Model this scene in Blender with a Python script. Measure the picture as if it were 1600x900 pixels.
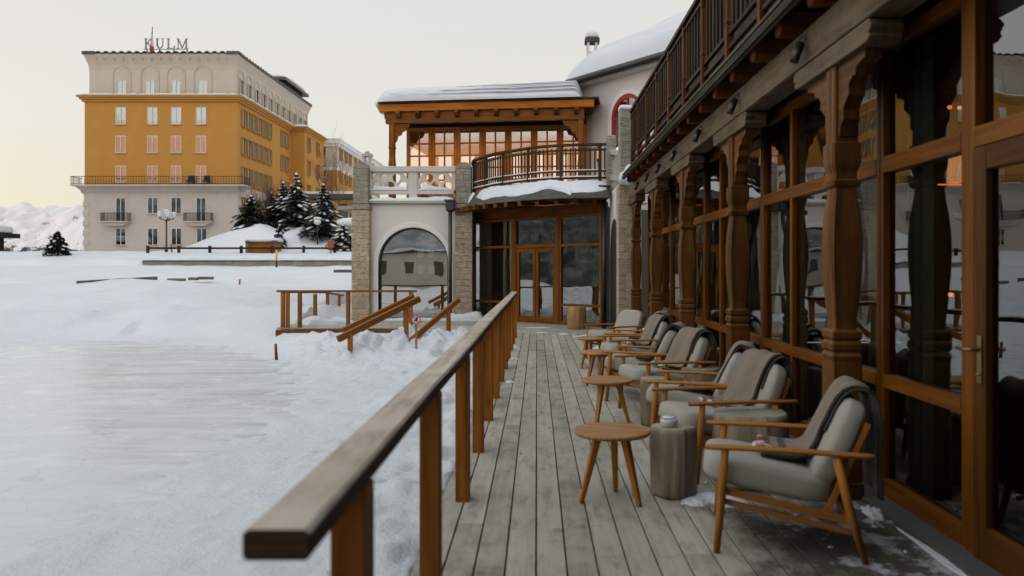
import bpy, bmesh, math, random
from mathutils import Vector, Matrix, noise
PI = math.pi
R = math.radians
rng = random.Random(7)
S = bpy.context.scene
for o in list(bpy.data.objects): bpy.data.objects.remove(o)
C = S.collection
H = 1.5                                    # camera height above the deck

# ------------------------------------------------------------------ camera
cam = bpy.data.cameras.new('camera'); co = bpy.data.objects.new('camera', cam); C.objects.link(co)
S.camera = co
co.location = (0, 0, H); co.rotation_euler = (PI/2, 0, 0)
cam.sensor_width = 36; cam.lens = 1250/1600*36
cam.shift_x = -39/1600; cam.shift_y = -30/1600
cam.clip_start = 0.05; cam.clip_end = 9000
cam.dof.use_dof = True; cam.dof.focus_distance = 17; cam.dof.aperture_fstop = 2.0
# ------------------------------------------------------------------ sky
SUN_EL, SUN_AZ = R(7), R(-62)              # low sun, away to the left and ahead, behind the mountain
W = bpy.data.worlds.new('World'); S.world = W; W.use_nodes = True
nt = W.node_tree; nt.nodes.clear()
def N(t, typ, **kw):
    n = t.nodes.new(typ)
    for k, v in kw.items(): setattr(n, k, v)
    return n
def L(t, a, b): t.links.new(a, b)
sky = N(nt, 'ShaderNodeTexSky', sky_type='NISHITA'); sky.sun_disc = False
sky.sun_elevation = SUN_EL; sky.sun_rotation = SUN_AZ
tc = N(nt, 'ShaderNodeTexCoord'); sp = N(nt, 'ShaderNodeSeparateXYZ'); L(nt, tc.outputs['Generated'], sp.inputs[0])
rp = N(nt, 'ShaderNodeValToRGB'); L(nt, sp.outputs['Z'], rp.inputs[0])
e = rp.color_ramp.elements
e[0].position = 0.0; e[0].color = (.84, .73, .57, 1)
e[1].position = 1.0; e[1].color = (.74, .785, .83, 1)
for p, c in ((.08, (.83, .77, .65)), (.17, (.83, .805, .745)), (.32, (.80, .79, .76)), (.55, (.80, .81, .825))):
    q = rp.color_ramp.elements.new(p); q.color = (*c, 1)
# the glow of the sunset low in the sky opposite (-Y)
gl = N(nt, 'ShaderNodeValToRGB'); L(nt, sp.outputs['Z'], gl.inputs[0])
g = gl.color_ramp.elements; g[0].position = 0; g[0].color = (1, 1, 1, 1); g[1].position = .172; g[1].color = (0, 0, 0, 1)
q = gl.color_ramp.elements.new(.148); q.color = (.95, .95, .95, 1)
dn = N(nt, 'ShaderNodeMapRange'); L(nt, sp.outputs['Y'], dn.inputs[0]); dn.inputs[1].default_value = -.35; dn.inputs[2].default_value = -.75
dn.inputs[3].default_value = 0; dn.inputs[4].default_value = 1
mm = N(nt, 'ShaderNodeMath', operation='MULTIPLY'); L(nt, gl.outputs[0], mm.inputs[0]); L(nt, dn.outputs[0], mm.inputs[1])
m1 = N(nt, 'ShaderNodeMix', data_type='RGBA'); L(nt, mm.outputs[0], m1.inputs[0]); L(nt, rp.outputs[0], m1.inputs[6]); m1.inputs[7].default_value = (.74, .32, .145, 1)
sc = N(nt, 'ShaderNodeVectorMath', operation='SCALE'); L(nt, m1.outputs[2], sc.inputs[0])
bk = N(nt, 'ShaderNodeMapRange'); L(nt, sp.outputs['Y'], bk.inputs[0]); bk.inputs[1].default_value = .1; bk.inputs[2].default_value = -.8
bk.inputs[3].default_value = 10.0; bk.inputs[4].default_value = 20.0; L(nt, bk.outputs[0], sc.inputs['Scale'])
m2 = N(nt, 'ShaderNodeMix', data_type='RGBA'); m2.inputs[0].default_value = .88; L(nt, sky.outputs[0], m2.inputs[6]); L(nt, sc.outputs[0], m2.inputs[7])
bg = N(nt, 'ShaderNodeBackground'); bg.inputs['Strength'].default_value = .1; L(nt, m2.outputs[2], bg.inputs[0])
wo = N(nt, 'ShaderNodeOutputWorld'); L(nt, bg.outputs[0], wo.inputs[0])
# ------------------------------------------------------------------ sun (veiled, below the ridge: soft and weak)
sl = bpy.data.lights.new('sun', 'SUN'); sl.energy = .55; sl.angle = R(14); sl.color = (1, .88, .74)
so = bpy.data.objects.new('sun', sl); C.objects.link(so)
_el, _az = R(24), R(-75)
d_ = Vector((math.sin(_az)*math.cos(_el), math.cos(_az)*math.cos(_el), math.sin(_el)))
so.rotation_euler = d_.to_track_quat('Z', 'Y').to_euler()
S.view_settings.view_transform = 'Standard'; S.view_settings.look = 'None'; S.view_settings.gamma = 1
S.view_settings.use_curve_mapping = False; S.view_settings.exposure = 0.07
S.render.engine = 'CYCLES'; S.cycles.max_bounces = 8; S.cycles.transparent_max_bounces = 16
S.cycles.caustics_reflective = False; S.cycles.caustics_refractive = False

# ------------------------------------------------------------------ materials
def newmat(name):
    m = bpy.data.materials.new(name); m.use_nodes = True
    t = m.node_tree; p = t.nodes['Principled BSDF']
    return m, t, p
def setramp(r, stops):
    e = r.color_ramp.elements
    e[0].position, e[0].color = stops[0][0], (*stops[0][1], 1)
    e[1].position, e[1].color = stops[-1][0], (*stops[-1][1], 1)
    for p, c in stops[1:-1]:
        q = e.new(p); q.color = (*c, 1)
def bump(t, p, h, strength, dist=.02):
    b = N(t, 'ShaderNodeBump'); b.inputs['Strength'].default_value = strength; b.inputs['Distance'].default_value = dist
    L(t, h, b.inputs['Height']); L(t, b.outputs[0], p.inputs['Normal']); return b
def uvnode(t, name): return N(t, 'ShaderNodeUVMap', uv_map=name)
def mapped(t, src, scale):
    m = N(t, 'ShaderNodeMapping'); L(t, src, m.inputs[0]); m.inputs['Scale'].default_value = scale; return m.outputs[0]
def noise_(t, vec, scale=1, detail=4, rough=.5):
    n = N(t, 'ShaderNodeTexNoise'); L(t, vec, n.inputs['Vector']); n.inputs['Scale'].default_value = scale
    n.inputs['Detail'].default_value = detail; n.inputs['Roughness'].default_value = rough; return n.outputs['Fac']
def mix(t, fac, a, b, blend='MIX'):
    m = N(t, 'ShaderNodeMix', data_type='RGBA', blend_type=blend)
    for i, v in ((0, fac), (6, a), (7, b)):
        if hasattr(v, 'links') or hasattr(v, 'node'): L(t, v, m.inputs[i])
        elif isinstance(v, tuple): m.inputs[i].default_value = (*v, 1)
        else: m.inputs[i].default_value = v
    return m.outputs[2]
def ramp(t, fac, stops):
    r = N(t, 'ShaderNodeValToRGB'); L(t, fac, r.inputs[0]); setramp(r, stops); return r.outputs[0]
def wood(name, dark, mid, light, rough=.55, along=1.2, across=26, vary=.35, b=.35, weather=None, knots=True, frost=False):
    m, t, p = newmat(name)
    uv = uvnode(t, 'UVMap').outputs[0]
    f = noise_(t, mapped(t, uv, (along, across, 1)), 1, 6, .6)
    f2 = noise_(t, mapped(t, uv, (along*.6, across*.18, 1)), 1, 3, .5)
    col = ramp(t, f, [(.28, dark), (.5, mid), (.72, light)])
    col = mix(t, ramp(t, f2, [(.35, (0, 0, 0)), (.65, (.6, .6, .6))]), col, tuple(c*.62 for c in mid))
    if knots:
        v = N(t, 'ShaderNodeTexVoronoi'); L(t, mapped(t, uv, (1.4, 5.0, 1)), v.inputs['Vector']); v.inputs['Scale'].default_value = 1
        kk = ramp(t, v.outputs['Distance'], [(.0, (1, 1, 1)), (.1, (.0, .0, .0))])
        col = mix(t, kk, col, tuple(c*.3 for c in dark))
    rn = uvnode(t, 'rnd').outputs[0]; sx = N(t, 'ShaderNodeSeparateXYZ'); L(t, rn, sx.inputs[0])
    oi = N(t, 'ShaderNodeObjectInfo'); ad = N(t, 'ShaderNodeMath', operation='ADD'); L(t, sx.outputs[0], ad.inputs[0]); L(t, oi.outputs['Random'], ad.inputs[1])
    fr = N(t, 'ShaderNodeMath', operation='FRACT'); L(t, ad.outputs[0], fr.inputs[0])
    vr = N(t, 'ShaderNodeMapRange'); L(t, fr.outputs[0], vr.inputs[0]); vr.inputs[3].default_value = 1-vary; vr.inputs[4].default_value = 1+vary*.6
    hs = N(t, 'ShaderNodeHueSaturation'); L(t, col, hs.inputs['Color']); L(t, vr.outputs[0], hs.inputs['Value'])
    col = hs.outputs[0]
    if weather:
        ge = N(t, 'ShaderNodeNewGeometry')
        wn = noise_(t, ge.outputs['Position'], 2.2, 5, .65)
        col = mix(t, ramp(t, wn, [(.38, (0, 0, 0)), (.64, (.85, .85, .85))]), col, weather)
        mo = N(t, 'ShaderNodeTexNoise'); L(t, mapped(t, ge.outputs['Position'], (9, 2.6, 9)), mo.inputs['Vector']); mo.inputs['Scale'].default_value = 1; mo.inputs['Detail'].default_value = 8; mo.inputs['Roughness'].default_value = .72
        col = mix(t, ramp(t, mo.outputs['Fac'], [(.50, (0, 0, 0)), (.66, (.62, .62, .62))]), col, tuple(c*.38 for c in mid))
    if frost:      # damp with painted balcony shade, then thin trodden frost, close to the building
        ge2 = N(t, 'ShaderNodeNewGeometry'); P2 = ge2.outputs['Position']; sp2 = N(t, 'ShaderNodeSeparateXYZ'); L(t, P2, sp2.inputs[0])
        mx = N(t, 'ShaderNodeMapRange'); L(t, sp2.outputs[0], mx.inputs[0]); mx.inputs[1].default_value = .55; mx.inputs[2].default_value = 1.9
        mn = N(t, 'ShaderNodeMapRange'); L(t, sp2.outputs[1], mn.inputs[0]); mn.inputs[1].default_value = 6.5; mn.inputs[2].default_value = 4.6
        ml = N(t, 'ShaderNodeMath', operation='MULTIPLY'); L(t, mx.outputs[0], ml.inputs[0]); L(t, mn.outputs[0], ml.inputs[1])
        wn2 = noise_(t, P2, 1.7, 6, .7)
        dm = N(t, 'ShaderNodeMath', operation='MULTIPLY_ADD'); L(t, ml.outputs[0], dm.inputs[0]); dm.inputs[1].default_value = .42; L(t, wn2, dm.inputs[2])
        damp_shade = ramp(t, dm.outputs[0], [(.60, (0, 0, 0)), (.78, (.88, .88, .88))])
        col = mix(t, damp_shade, col, (.055, .05, .04))
        fn2 = noise_(t, P2, 3.1, 8, .78)
        fm = N(t, 'ShaderNodeMath', operation='MULTIPLY_ADD'); L(t, ml.outputs[0], fm.inputs[0]); fm.inputs[1].default_value = .17; L(t, fn2, fm.inputs[2])
        col = mix(t, ramp(t, fm.outputs[0], [(.665, (0, 0, 0)), (.72, (.55, .55, .55)), (.80, (.95, .95, .95))]), col, (.62, .65, .68))
    L(t, col, p.inputs['Base Color']); p.inputs['Specular IOR Level'].default_value = .16
    rr = ramp(t, f, [(.3, (rough+.12,)*3), (.7, (rough-.1,)*3)]); L(t, rr, p.inputs['Roughness'])
    bump(t, p, f, b, .006)
    return m
def plain(name, col, rough=.6, metal=0, vary=.12, scale=3, b=0, bscale=40, spec=None):
    m, t, p = newmat(name)
    ge = N(t, 'ShaderNodeNewGeometry')
    f = noise_(t, ge.outputs['Position'], scale, 5, .6)
    L(t, ramp(t, f, [(.3, tuple(c*(1-vary) for c in col)), (.7, tuple(min(1, c*(1+vary)) for c in col))]), p.inputs['Base Color'])
    p.inputs['Roughness'].default_value = rough; p.inputs['Metallic'].default_value = metal
    if spec is not None: p.inputs['Specular IOR Level'].default_value = spec
    if b: bump(t, p, noise_(t, ge.outputs['Position'], bscale, 4, .6), b, .01)
    return m
def emis(name, col, st):
    m, t, p = newmat(name); p.inputs['Base Color'].default_value = (*col, 1)
    p.inputs['Emission Color'].default_value = (*col, 1); p.inputs['Emission Strength'].default_value = st; return m
def glassmat(name, refl=.12, tint=(.75, .8, .78), rough=0.0, wob=.0, ior=1.5):
    m = bpy.data.materials.new(name); m.use_nodes = True; t = m.node_tree; t.nodes.clear()
    tr = N(t, 'ShaderNodeBsdfTransparent'); tr.inputs[0].default_value = (*tint, 1)
    gs = N(t, 'ShaderNodeBsdfGlossy'); gs.inputs['Roughness'].default_value = rough; gs.inputs['Color'].default_value = (.95, .97, .96, 1)
    fr = N(t, 'ShaderNodeFresnel'); fr.inputs['IOR'].default_value = ior
    # double glazing: two panes, so about twice the single-surface reflection
    mr = N(t, 'ShaderNodeMapRange'); L(t, fr.outputs[0], mr.inputs[0]); mr.inputs[1].default_value = .04; mr.inputs[2].default_value = .8
    mr.inputs[3].default_value = refl; mr.inputs[4].default_value = 1
    if wob:
        ge = N(t, 'ShaderNodeNewGeometry'); n = noise_(t, ge.outputs['Position'], .9, 2, .5)
        b = N(t, 'ShaderNodeBump'); b.inputs['Strength'].default_value = wob; b.inputs['Distance'].default_value = .05
        L(t, n, b.inputs['Height']); L(t, b.outputs[0], gs.inputs['Normal'])
    ms = N(t, 'ShaderNodeMixShader'); L(t, mr.outputs[0], ms.inputs[0]); L(t, tr.outputs[0], ms.inputs[1]); L(t, gs.outputs[0], ms.inputs[2])
    o = N(t, 'ShaderNodeOutputMaterial'); L(t, ms.outputs[0], o.inputs[0]); return m
def snowmat(name, col=(.70, .728, .758), bs=9, bst=.5):
    m, t, p = newmat(name)
    ge = N(t, 'ShaderNodeNewGeometry'); P = ge.outputs['Position']
    big = noise_(t, P, .35, 4, .6)
    L(t, ramp(t, big, [(.3, tuple(c*.95 for c in col)), (.7, tuple(min(.93, c*1.04) for c in col))]), p.inputs['Base Color'])
    p.inputs['Roughness'].default_value = .65; p.inputs['Specular IOR Level'].default_value = .25
    a = noise_(t, P, bs, 6, .7); b = noise_(t, P, bs*7, 3, .6)
    ad = N(t, 'ShaderNodeMath', operation='MULTIPLY_ADD'); L(t, b, ad.inputs[0]); ad.inputs[1].default_value = .25; L(t, a, ad.inputs[2])
    bump(t, p, ad.outputs[0], bst, .05)
    return m
M = {}
M['snow'] = snowmat('snow', bst=.75)
M['snow_smooth'] = snowmat('snow_smooth', (.695, .722, .758), 2.5, .25)
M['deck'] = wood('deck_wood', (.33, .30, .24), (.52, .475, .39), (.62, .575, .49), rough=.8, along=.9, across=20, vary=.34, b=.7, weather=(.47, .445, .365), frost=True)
M['rail_top'] = wood('weathered_rail_wood', (.20, .13, .08), (.55, .45, .345), (.74, .65, .54), rough=.6, along=.7, across=34, vary=.1, b=.7, weather=(.62, .545, .46))
M['post'] = wood('red_brown_stained_wood', (.15, .045, .006), (.38, .13, .018), (.52, .20, .034), rough=.5, along=1.0, across=24, vary=.25, b=.3)
M['rail_side'] = wood('stained_rail_wood', (.13, .045, .008), (.27, .10, .020), (.36, .155, .036), rough=.5, along=.7, across=30, vary=.2)
M['column'] = wood('carved_dark_wood', (.065, .025, .007), (.18, .074, .020), (.30, .135, .042), rough=.45, along=1.1, across=16, vary=.22, b=.3)
M['beam'] = wood('weathered_beam_wood', (.09, .05, .025), (.18, .11, .062), (.27, .175, .105), rough=.5, along=.6, across=18, vary=.15, weather=(.22, .16, .105))
M['joist'] = wood('joist_wood', (.09, .026, .006), (.19, .062, .013), (.27, .10, .025), rough=.6, along=1, across=14, vary=.25)
M['dark_wood'] = wood('dark_balcony_wood', (.028, .016, .009), (.055, .031, .017), (.10, .06, .032), rough=.6, along=1, across=20, vary=.35)
M['grey_board'] = wood('grey_fascia_board', (.10, .09, .072), (.20, .185, .15), (.32, .30, .25), rough=.75, along=.8, across=20, vary=.2)
M['frame'] = wood('orange_stained_window_frame', (.12, .038, .004), (.24, .080, .008), (.32, .12, .014), rough=.4, along=1, across=20, vary=.15, knots=False)
M['frame2'] = wood('golden_window_frame', (.34, .09, .008), (.56, .17, .015), (.66, .24, .028), rough=.4, along=1, across=14, vary=.12, knots=False)
M['door_wood'] = wood('dark_door_wood', (.06, .022, .004), (.145, .055, .010), (.21, .088, .018), rough=.45, along=1, across=20, vary=.15, knots=False)
M['chair_wood'] = wood('oiled_teak', (.30, .11, .020), (.50, .205, .042), (.62, .29, .07), rough=.42, along=2.2, across=40, vary=.1, b=.12, knots=False)
M['table_wood'] = wood('table_wood', (.32, .14, .045), (.52, .26, .10), (.64, .36, .16), rough=.45, along=3, across=26, vary=.16, b=.15, knots=False)
M['fresh_wood'] = wood('peeled_log_wood', (.32, .18, .08), (.48, .29, .135), (.60, .39, .20), rough=.6, along=2, across=9, vary=.15)
M['stump'] = wood('grey_stump_wood', (.15, .12, .08), (.36, .30, .21), (.54, .465, .34), rough=.7, along=1.5, across=15, vary=.2, b=.8)
M['stump_top'] = wood('stump_top_wood', (.27, .245, .18), (.42, .39, .30), (.52, .49, .39), rough=.65, along=3, across=14, vary=.1, b=.3)
def fabric(name, col, scale, vary=.12, rough=.95, b=.35):
    m, t, p = newmat(name)
    tcn = N(t, 'ShaderNodeTexCoord'); P = tcn.outputs['Object']
    f = noise_(t, P, scale, 3, .7); g_ = noise_(t, P, 6, 3, .6)
    c = ramp(t, f, [(.3, tuple(x*(1-vary) for x in col)), (.7, tuple(x*(1+vary) for x in col))])
    c = mix(t, ramp(t, g_, [(.4, (0, 0, 0)), (.7, (.35, .35, .35))]), c, tuple(x*.8 for x in col))
    L(t, c, p.inputs['Base Color']); p.inputs['Roughness'].default_value = rough
    p.inputs['Sheen Weight'].default_value = .25; p.inputs['Specular IOR Level'].default_value = .15
    bump(t, p, f, b, .004); return m
M['cushion'] = fabric('grey_cushion_cloth', (.41, .385, .33), 260)
M['blanket'] = fabric('taupe_wool', (.25, .195, .14), 190, .25, b=.7)
M['blanket_dark'] = fabric('dark_wool_border', (.06, .048, .038), 190, .25, b=.7)
M['red_cloth'] = fabric('red_wool', (.33, .02, .03), 190, .15)
M['white_cloth'] = fabric('white_wool', (.66, .62, .58), 190, .1)
def plaster(name, col, vary=.06, streak=.15):
    m, t, p = newmat(name)
    ge = N(t, 'ShaderNodeNewGeometry'); P = ge.outputs['Position']
    f = noise_(t, P, .8, 6, .6); s_ = noise_(t, mapped(t, P, (2.2, 2.2, .18)), 1, 4, .6)
    c = ramp(t, f, [(.3, tuple(x*(1-vary) for x in col)), (.7, tuple(min(.95, x*(1+vary)) for x in col))])
    c = mix(t, ramp(t, s_, [(.45, (0, 0, 0)), (.8, (streak,)*3)]), c, tuple(x*.72 for x in col))
    L(t, c, p.inputs['Base Color']); p.inputs['Roughness'].default_value = .85
    bump(t, p, noise_(t, P, 30, 5, .7), .25, .01); return m
M['white_plaster'] = plaster('white_plaster', (.74, .69, .655), .04, .10)
M['trim_white'] = plaster('white_trim', (.82, .80, .78), .03, .05)
M['yellow_plaster'] = plaster('yellow_plaster', (.55, .27, .052), .05, .10)
M['pale_yellow'] = plaster('paler_yellow_plaster', (.58, .34, .11), .05, .1)
M['cream'] = plaster('cream_plaster', (.61, .54, .45), .05, .12)
M['pinkgrey'] = plaster('pink_grey_plaster', (.57, .51, .455), .05, .15)
M['stone_pale'] = plaster('pale_cast_stone', (.66, .62, .57), .1, .25)
M['stone_grey'] = plaster('cast_grey_stone', (.45, .42, .38), .15, .5)
def stone(name, c1, c2, mort, sx=1.0):
    m, t, p = newmat(name)
    ge = N(t, 'ShaderNodeNewGeometry'); sq = N(t, 'ShaderNodeSeparateXYZ'); L(t, ge.outputs['Position'], sq.inputs[0])
    sm_ = N(t, 'ShaderNodeMath', operation='ADD'); L(t, sq.outputs[0], sm_.inputs[0]); L(t, sq.outputs[1], sm_.inputs[1])
    cb = N(t, 'ShaderNodeCombineXYZ'); L(t, sm_.outputs[0], cb.inputs[0]); L(t, sq.outputs[2], cb.inputs[1]); uv = cb.outputs[0]
    b = N(t, 'ShaderNodeTexBrick'); L(t, uv, b.inputs['Vector']); b.offset = .37; b.squash = .7; b.squash_frequency = 3
    b.inputs['Scale'].default_value = 1; b.inputs['Brick Width'].default_value = .40*sx; b.inputs['Row Height'].default_value = .17*sx
    b.inputs['Mortar Size'].default_value = .006; b.inputs['Color1'].default_value = (*c1, 1); b.inputs['Color2'].default_value = (*c2, 1); b.inputs['Mortar'].default_value = (*mort, 1)
    n1 = noise_(t, mapped(t, uv, (3, 16, 1)), 2.2, 7, .75)
    c = mix(t, ramp(t, n1, [(.42, (1, 1, 1)), (.50, (0, 0, 0))]), b.outputs['Color'], tuple(x*.36 for x in c1))
    n2 = noise_(t, uv, 2, 4, .6)
    c = mix(t, ramp(t, n2, [(.35, (.4, .4, .4)), (.7, (0, 0, 0))]), c, (.30, .26, .19))
    L(t, c, p.inputs['Base Color']); p.inputs['Roughness'].default_value = .9
    ad = N(t, 'ShaderNodeMath', operation='MULTIPLY_ADD'); L(t, b.outputs['Fac'], ad.inputs[0]); ad.inputs[1].default_value = -.8; L(t, n1, ad.inputs[2])
    bump(t, p, ad.outputs[0], .9, .03); return m
M['stone'] = stone('travertine_blocks', (.74, .61, .43), (.60, .47, .31), (.38, .30, .20))
M['stone_old'] = stone('grey_weathered_stone', (.47, .43, .34), (.39, .35, .27), (.22, .20, .15))
M['wallstone'] = stone('grey_wall_stone', (.42, .40, .35), (.33, .315, .27), (.2, .19, .17), 2)
M['metal'] = plain('dark_grey_metal', (.085, .085, .08), .4, .6)
M['track'] = plain('dull_aluminium_track', (.17, .17, .16), .55, .4, b=.3)
M['pipe'] = plain('dark_painted_pipe', (.075, .073, .068), .45, .4)
M['black'] = plain('black_iron', (.025, .025, .024), .5, .3)
M['shingle'] = plain('dark_slate', (.07, .065, .058), .8, b=.8, bscale=14, vary=.4)
M['glass'] = glassmat('window_glass', .21, (.55, .59, .55), wob=.12)
M['glass_far'] = glassmat('mirror_like_window_glass', .36, (.55, .6, .6), wob=.12)
M['glass_pav'] = glassmat('pavilion_glass', .36, (.9, .9, .88), wob=.1)
M['glass_door'] = glassmat('door_glass', .36, (.6, .64, .6), wob=.08)
M['glass_arch'] = glassmat('arch_glass', .52, (.9, .92, .88), wob=.06)
M['white_paint'] = plain('white_paint', (.72, .72, .70), .5, vary=.04)
M['red_paint'] = plain('red_paint', (.42, .03, .02), .45, vary=.1)
M['orange_paint'] = plain('orange_paint', (.30, .09, .04), .5)
M['yellow_paint'] = plain('yellow_paint', (.75, .42, .03), .5)
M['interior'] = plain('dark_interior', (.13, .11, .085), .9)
M['interior_warm'] = plain('warm_interior', (.64, .36, .18), .9)
M['curtain'] = plain('grey_green_curtain', (.34, .34, .26), .9, vary=.1)
M['curtain_pale'] = plain('pale_net_curtain', (.75, .76, .68), .9, vary=.1)
M['lamp'] = emis('warm_lamp', (1, .20, .03), 1.6)
M['candle2'] = emis('peach_shade', (1, .42, .2), .6)
M['candle'] = emis('warm_wall_lamp', (1, .42, .12), 2.0)
M['lampglass'] = plain('opal_glass', (.72, .72, .70), .25, vary=.03)
M['paper'] = plain('paper', (.6, .58, .52), .8)
M['bark'] = plain('bark', (.075, .055, .04), .9, vary=.3, b=.8, bscale=12)
M['twig'] = plain('twig_bark', (.13, .095, .06), .9, vary=.3)
M['porcelain'] = plain('white_porcelain', (.72, .72, .74), .25, vary=.02)
M['tile'] = plain('dark_roof_tile', (.12, .11, .085), .8, vary=.3)
def needle():
    m, t, p = newmat('fir_needles')
    ge = N(t, 'ShaderNodeNewGeometry'); f = noise_(t, ge.outputs['Position'], 2.5, 4, .6)
    L(t, ramp(t, f, [(.3, (.012, .020, .012)), (.5, (.028, .042, .022)), (.7, (.060, .072, .036))]), p.inputs['Base Color']); p.inputs['Roughness'].default_value = .8
    return m
M['needle'] = needle()
def icemat():
    m, t, p = newmat('rink_ice')
    ge = N(t, 'ShaderNodeNewGeometry'); P = ge.outputs['Position']
    a = noise_(t, mapped(t, P, (.5, 2.2, 1)), 1.2, 6, .65); b = noise_(t, P, .22, 3, .5); c3 = noise_(t, mapped(t, P, (1.1, 6, 1)), 2.2, 7, .75)
    c = ramp(t, a, [(.3, (.54, .59, .63)), (.5, (.61, .655, .685)), (.7, (.70, .735, .755))])
    c = mix(t, ramp(t, b, [(.4, (0, 0, 0)), (.7, (.6, .6, .6))]), c, (.66, .66, .645))
    c = mix(t, ramp(t, c3, [(.60, (0, 0, 0)), (.72, (.7, .7, .7))]), c, (.90, .91, .92))
    vo = N(t, 'ShaderNodeTexVoronoi', feature='DISTANCE_TO_EDGE'); wv_ = N(t, 'ShaderNodeVectorMath', operation='MULTIPLY_ADD'); nz = N(t, 'ShaderNodeTexNoise'); L(t, P, nz.inputs['Vector']); nz.inputs['Scale'].default_value = .5; nz.inputs['Detail'].default_value = 3
    L(t, nz.outputs['Color'], wv_.inputs[0]); wv_.inputs[1].default_value = (2.6, 2.6, 0); L(t, mapped(t, P, (.30, .75, 1)), wv_.inputs[2]); L(t, wv_.outputs[0], vo.inputs['Vector']); vo.inputs['Scale'].default_value = 1.6
    c = mix(t, ramp(t, vo.outputs['Distance'], [(.0, (.55, .55, .55)), (.012, (0, 0, 0))]), c, (.42, .45, .47))
    ds = noise_(t, P, 1.3, 8, .75)
    c = mix(t, ramp(t, ds, [(.52, (0, 0, 0)), (.66, (.75, .75, .75))]), c, (.80, .82, .84))
    L(t, c, p.inputs['Base Color'])
    L(t, ramp(t, a, [(.3, (.18,)*3), (.7, (.42,)*3)]), p.inputs['Roughness']); p.inputs['IOR'].default_value = 1.31
    ad = N(t, 'ShaderNodeMath', operation='MULTIPLY_ADD'); L(t, c3, ad.inputs[0]); ad.inputs[1].default_value = .3; L(t, a, ad.inputs[2])
    bump(t, p, ad.outputs[0], .16, .02); return m
M['ice'] = icemat()
def mountmat():
    m, t, p = newmat('alpine_slope')
    ge = N(t, 'ShaderNodeNewGeometry'); s_ = N(t, 'ShaderNodeSeparateXYZ'); L(t, ge.outputs['Position'], s_.inputs[0])
    nn = N(t, 'ShaderNodeSeparateXYZ'); L(t, ge.outputs['Normal'], nn.inputs[0])
    f = noise_(t, mapped(t, ge.outputs['Position'], (.02, .02, .05)), 1, 8, .7)
    k = N(t, 'ShaderNodeMath', operation='MULTIPLY_ADD'); L(t, nn.outputs['Z'], k.inputs[0]); k.inputs[1].default_value = 1.0; L(t, f, k.inputs[2])
    rock = ramp(t, k.outputs[0], [(.90, (1, 1, 1)), (1.03, (0, 0, 0))])
    c = mix(t, rock, (.78, .76, .77), (.20, .18, .18))
    f3 = noise_(t, ge.outputs['Position'], .035, 8, .75)
    zz = N(t, 'ShaderNodeMapRange'); L(t, s_.outputs['Z'], zz.inputs[0]); zz.inputs[1].default_value = 20; zz.inputs[2].default_value = 85; zz.inputs[3].default_value = .17; zz.inputs[4].default_value = -.12
    ad = N(t, 'ShaderNodeMath', operation='ADD'); L(t, f3, ad.inputs[0]); L(t, zz.outputs[0], ad.inputs[1])
    c = mix(t, ramp(t, ad.outputs[0], [(.56, (0, 0, 0)), (.60, (1, 1, 1))]), c, (.055, .055, .048))
    L(t, c, p.inputs['Base Color']); p.inputs['Roughness'].default_value = .9; return m
M['mountain'] = mountmat()

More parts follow.
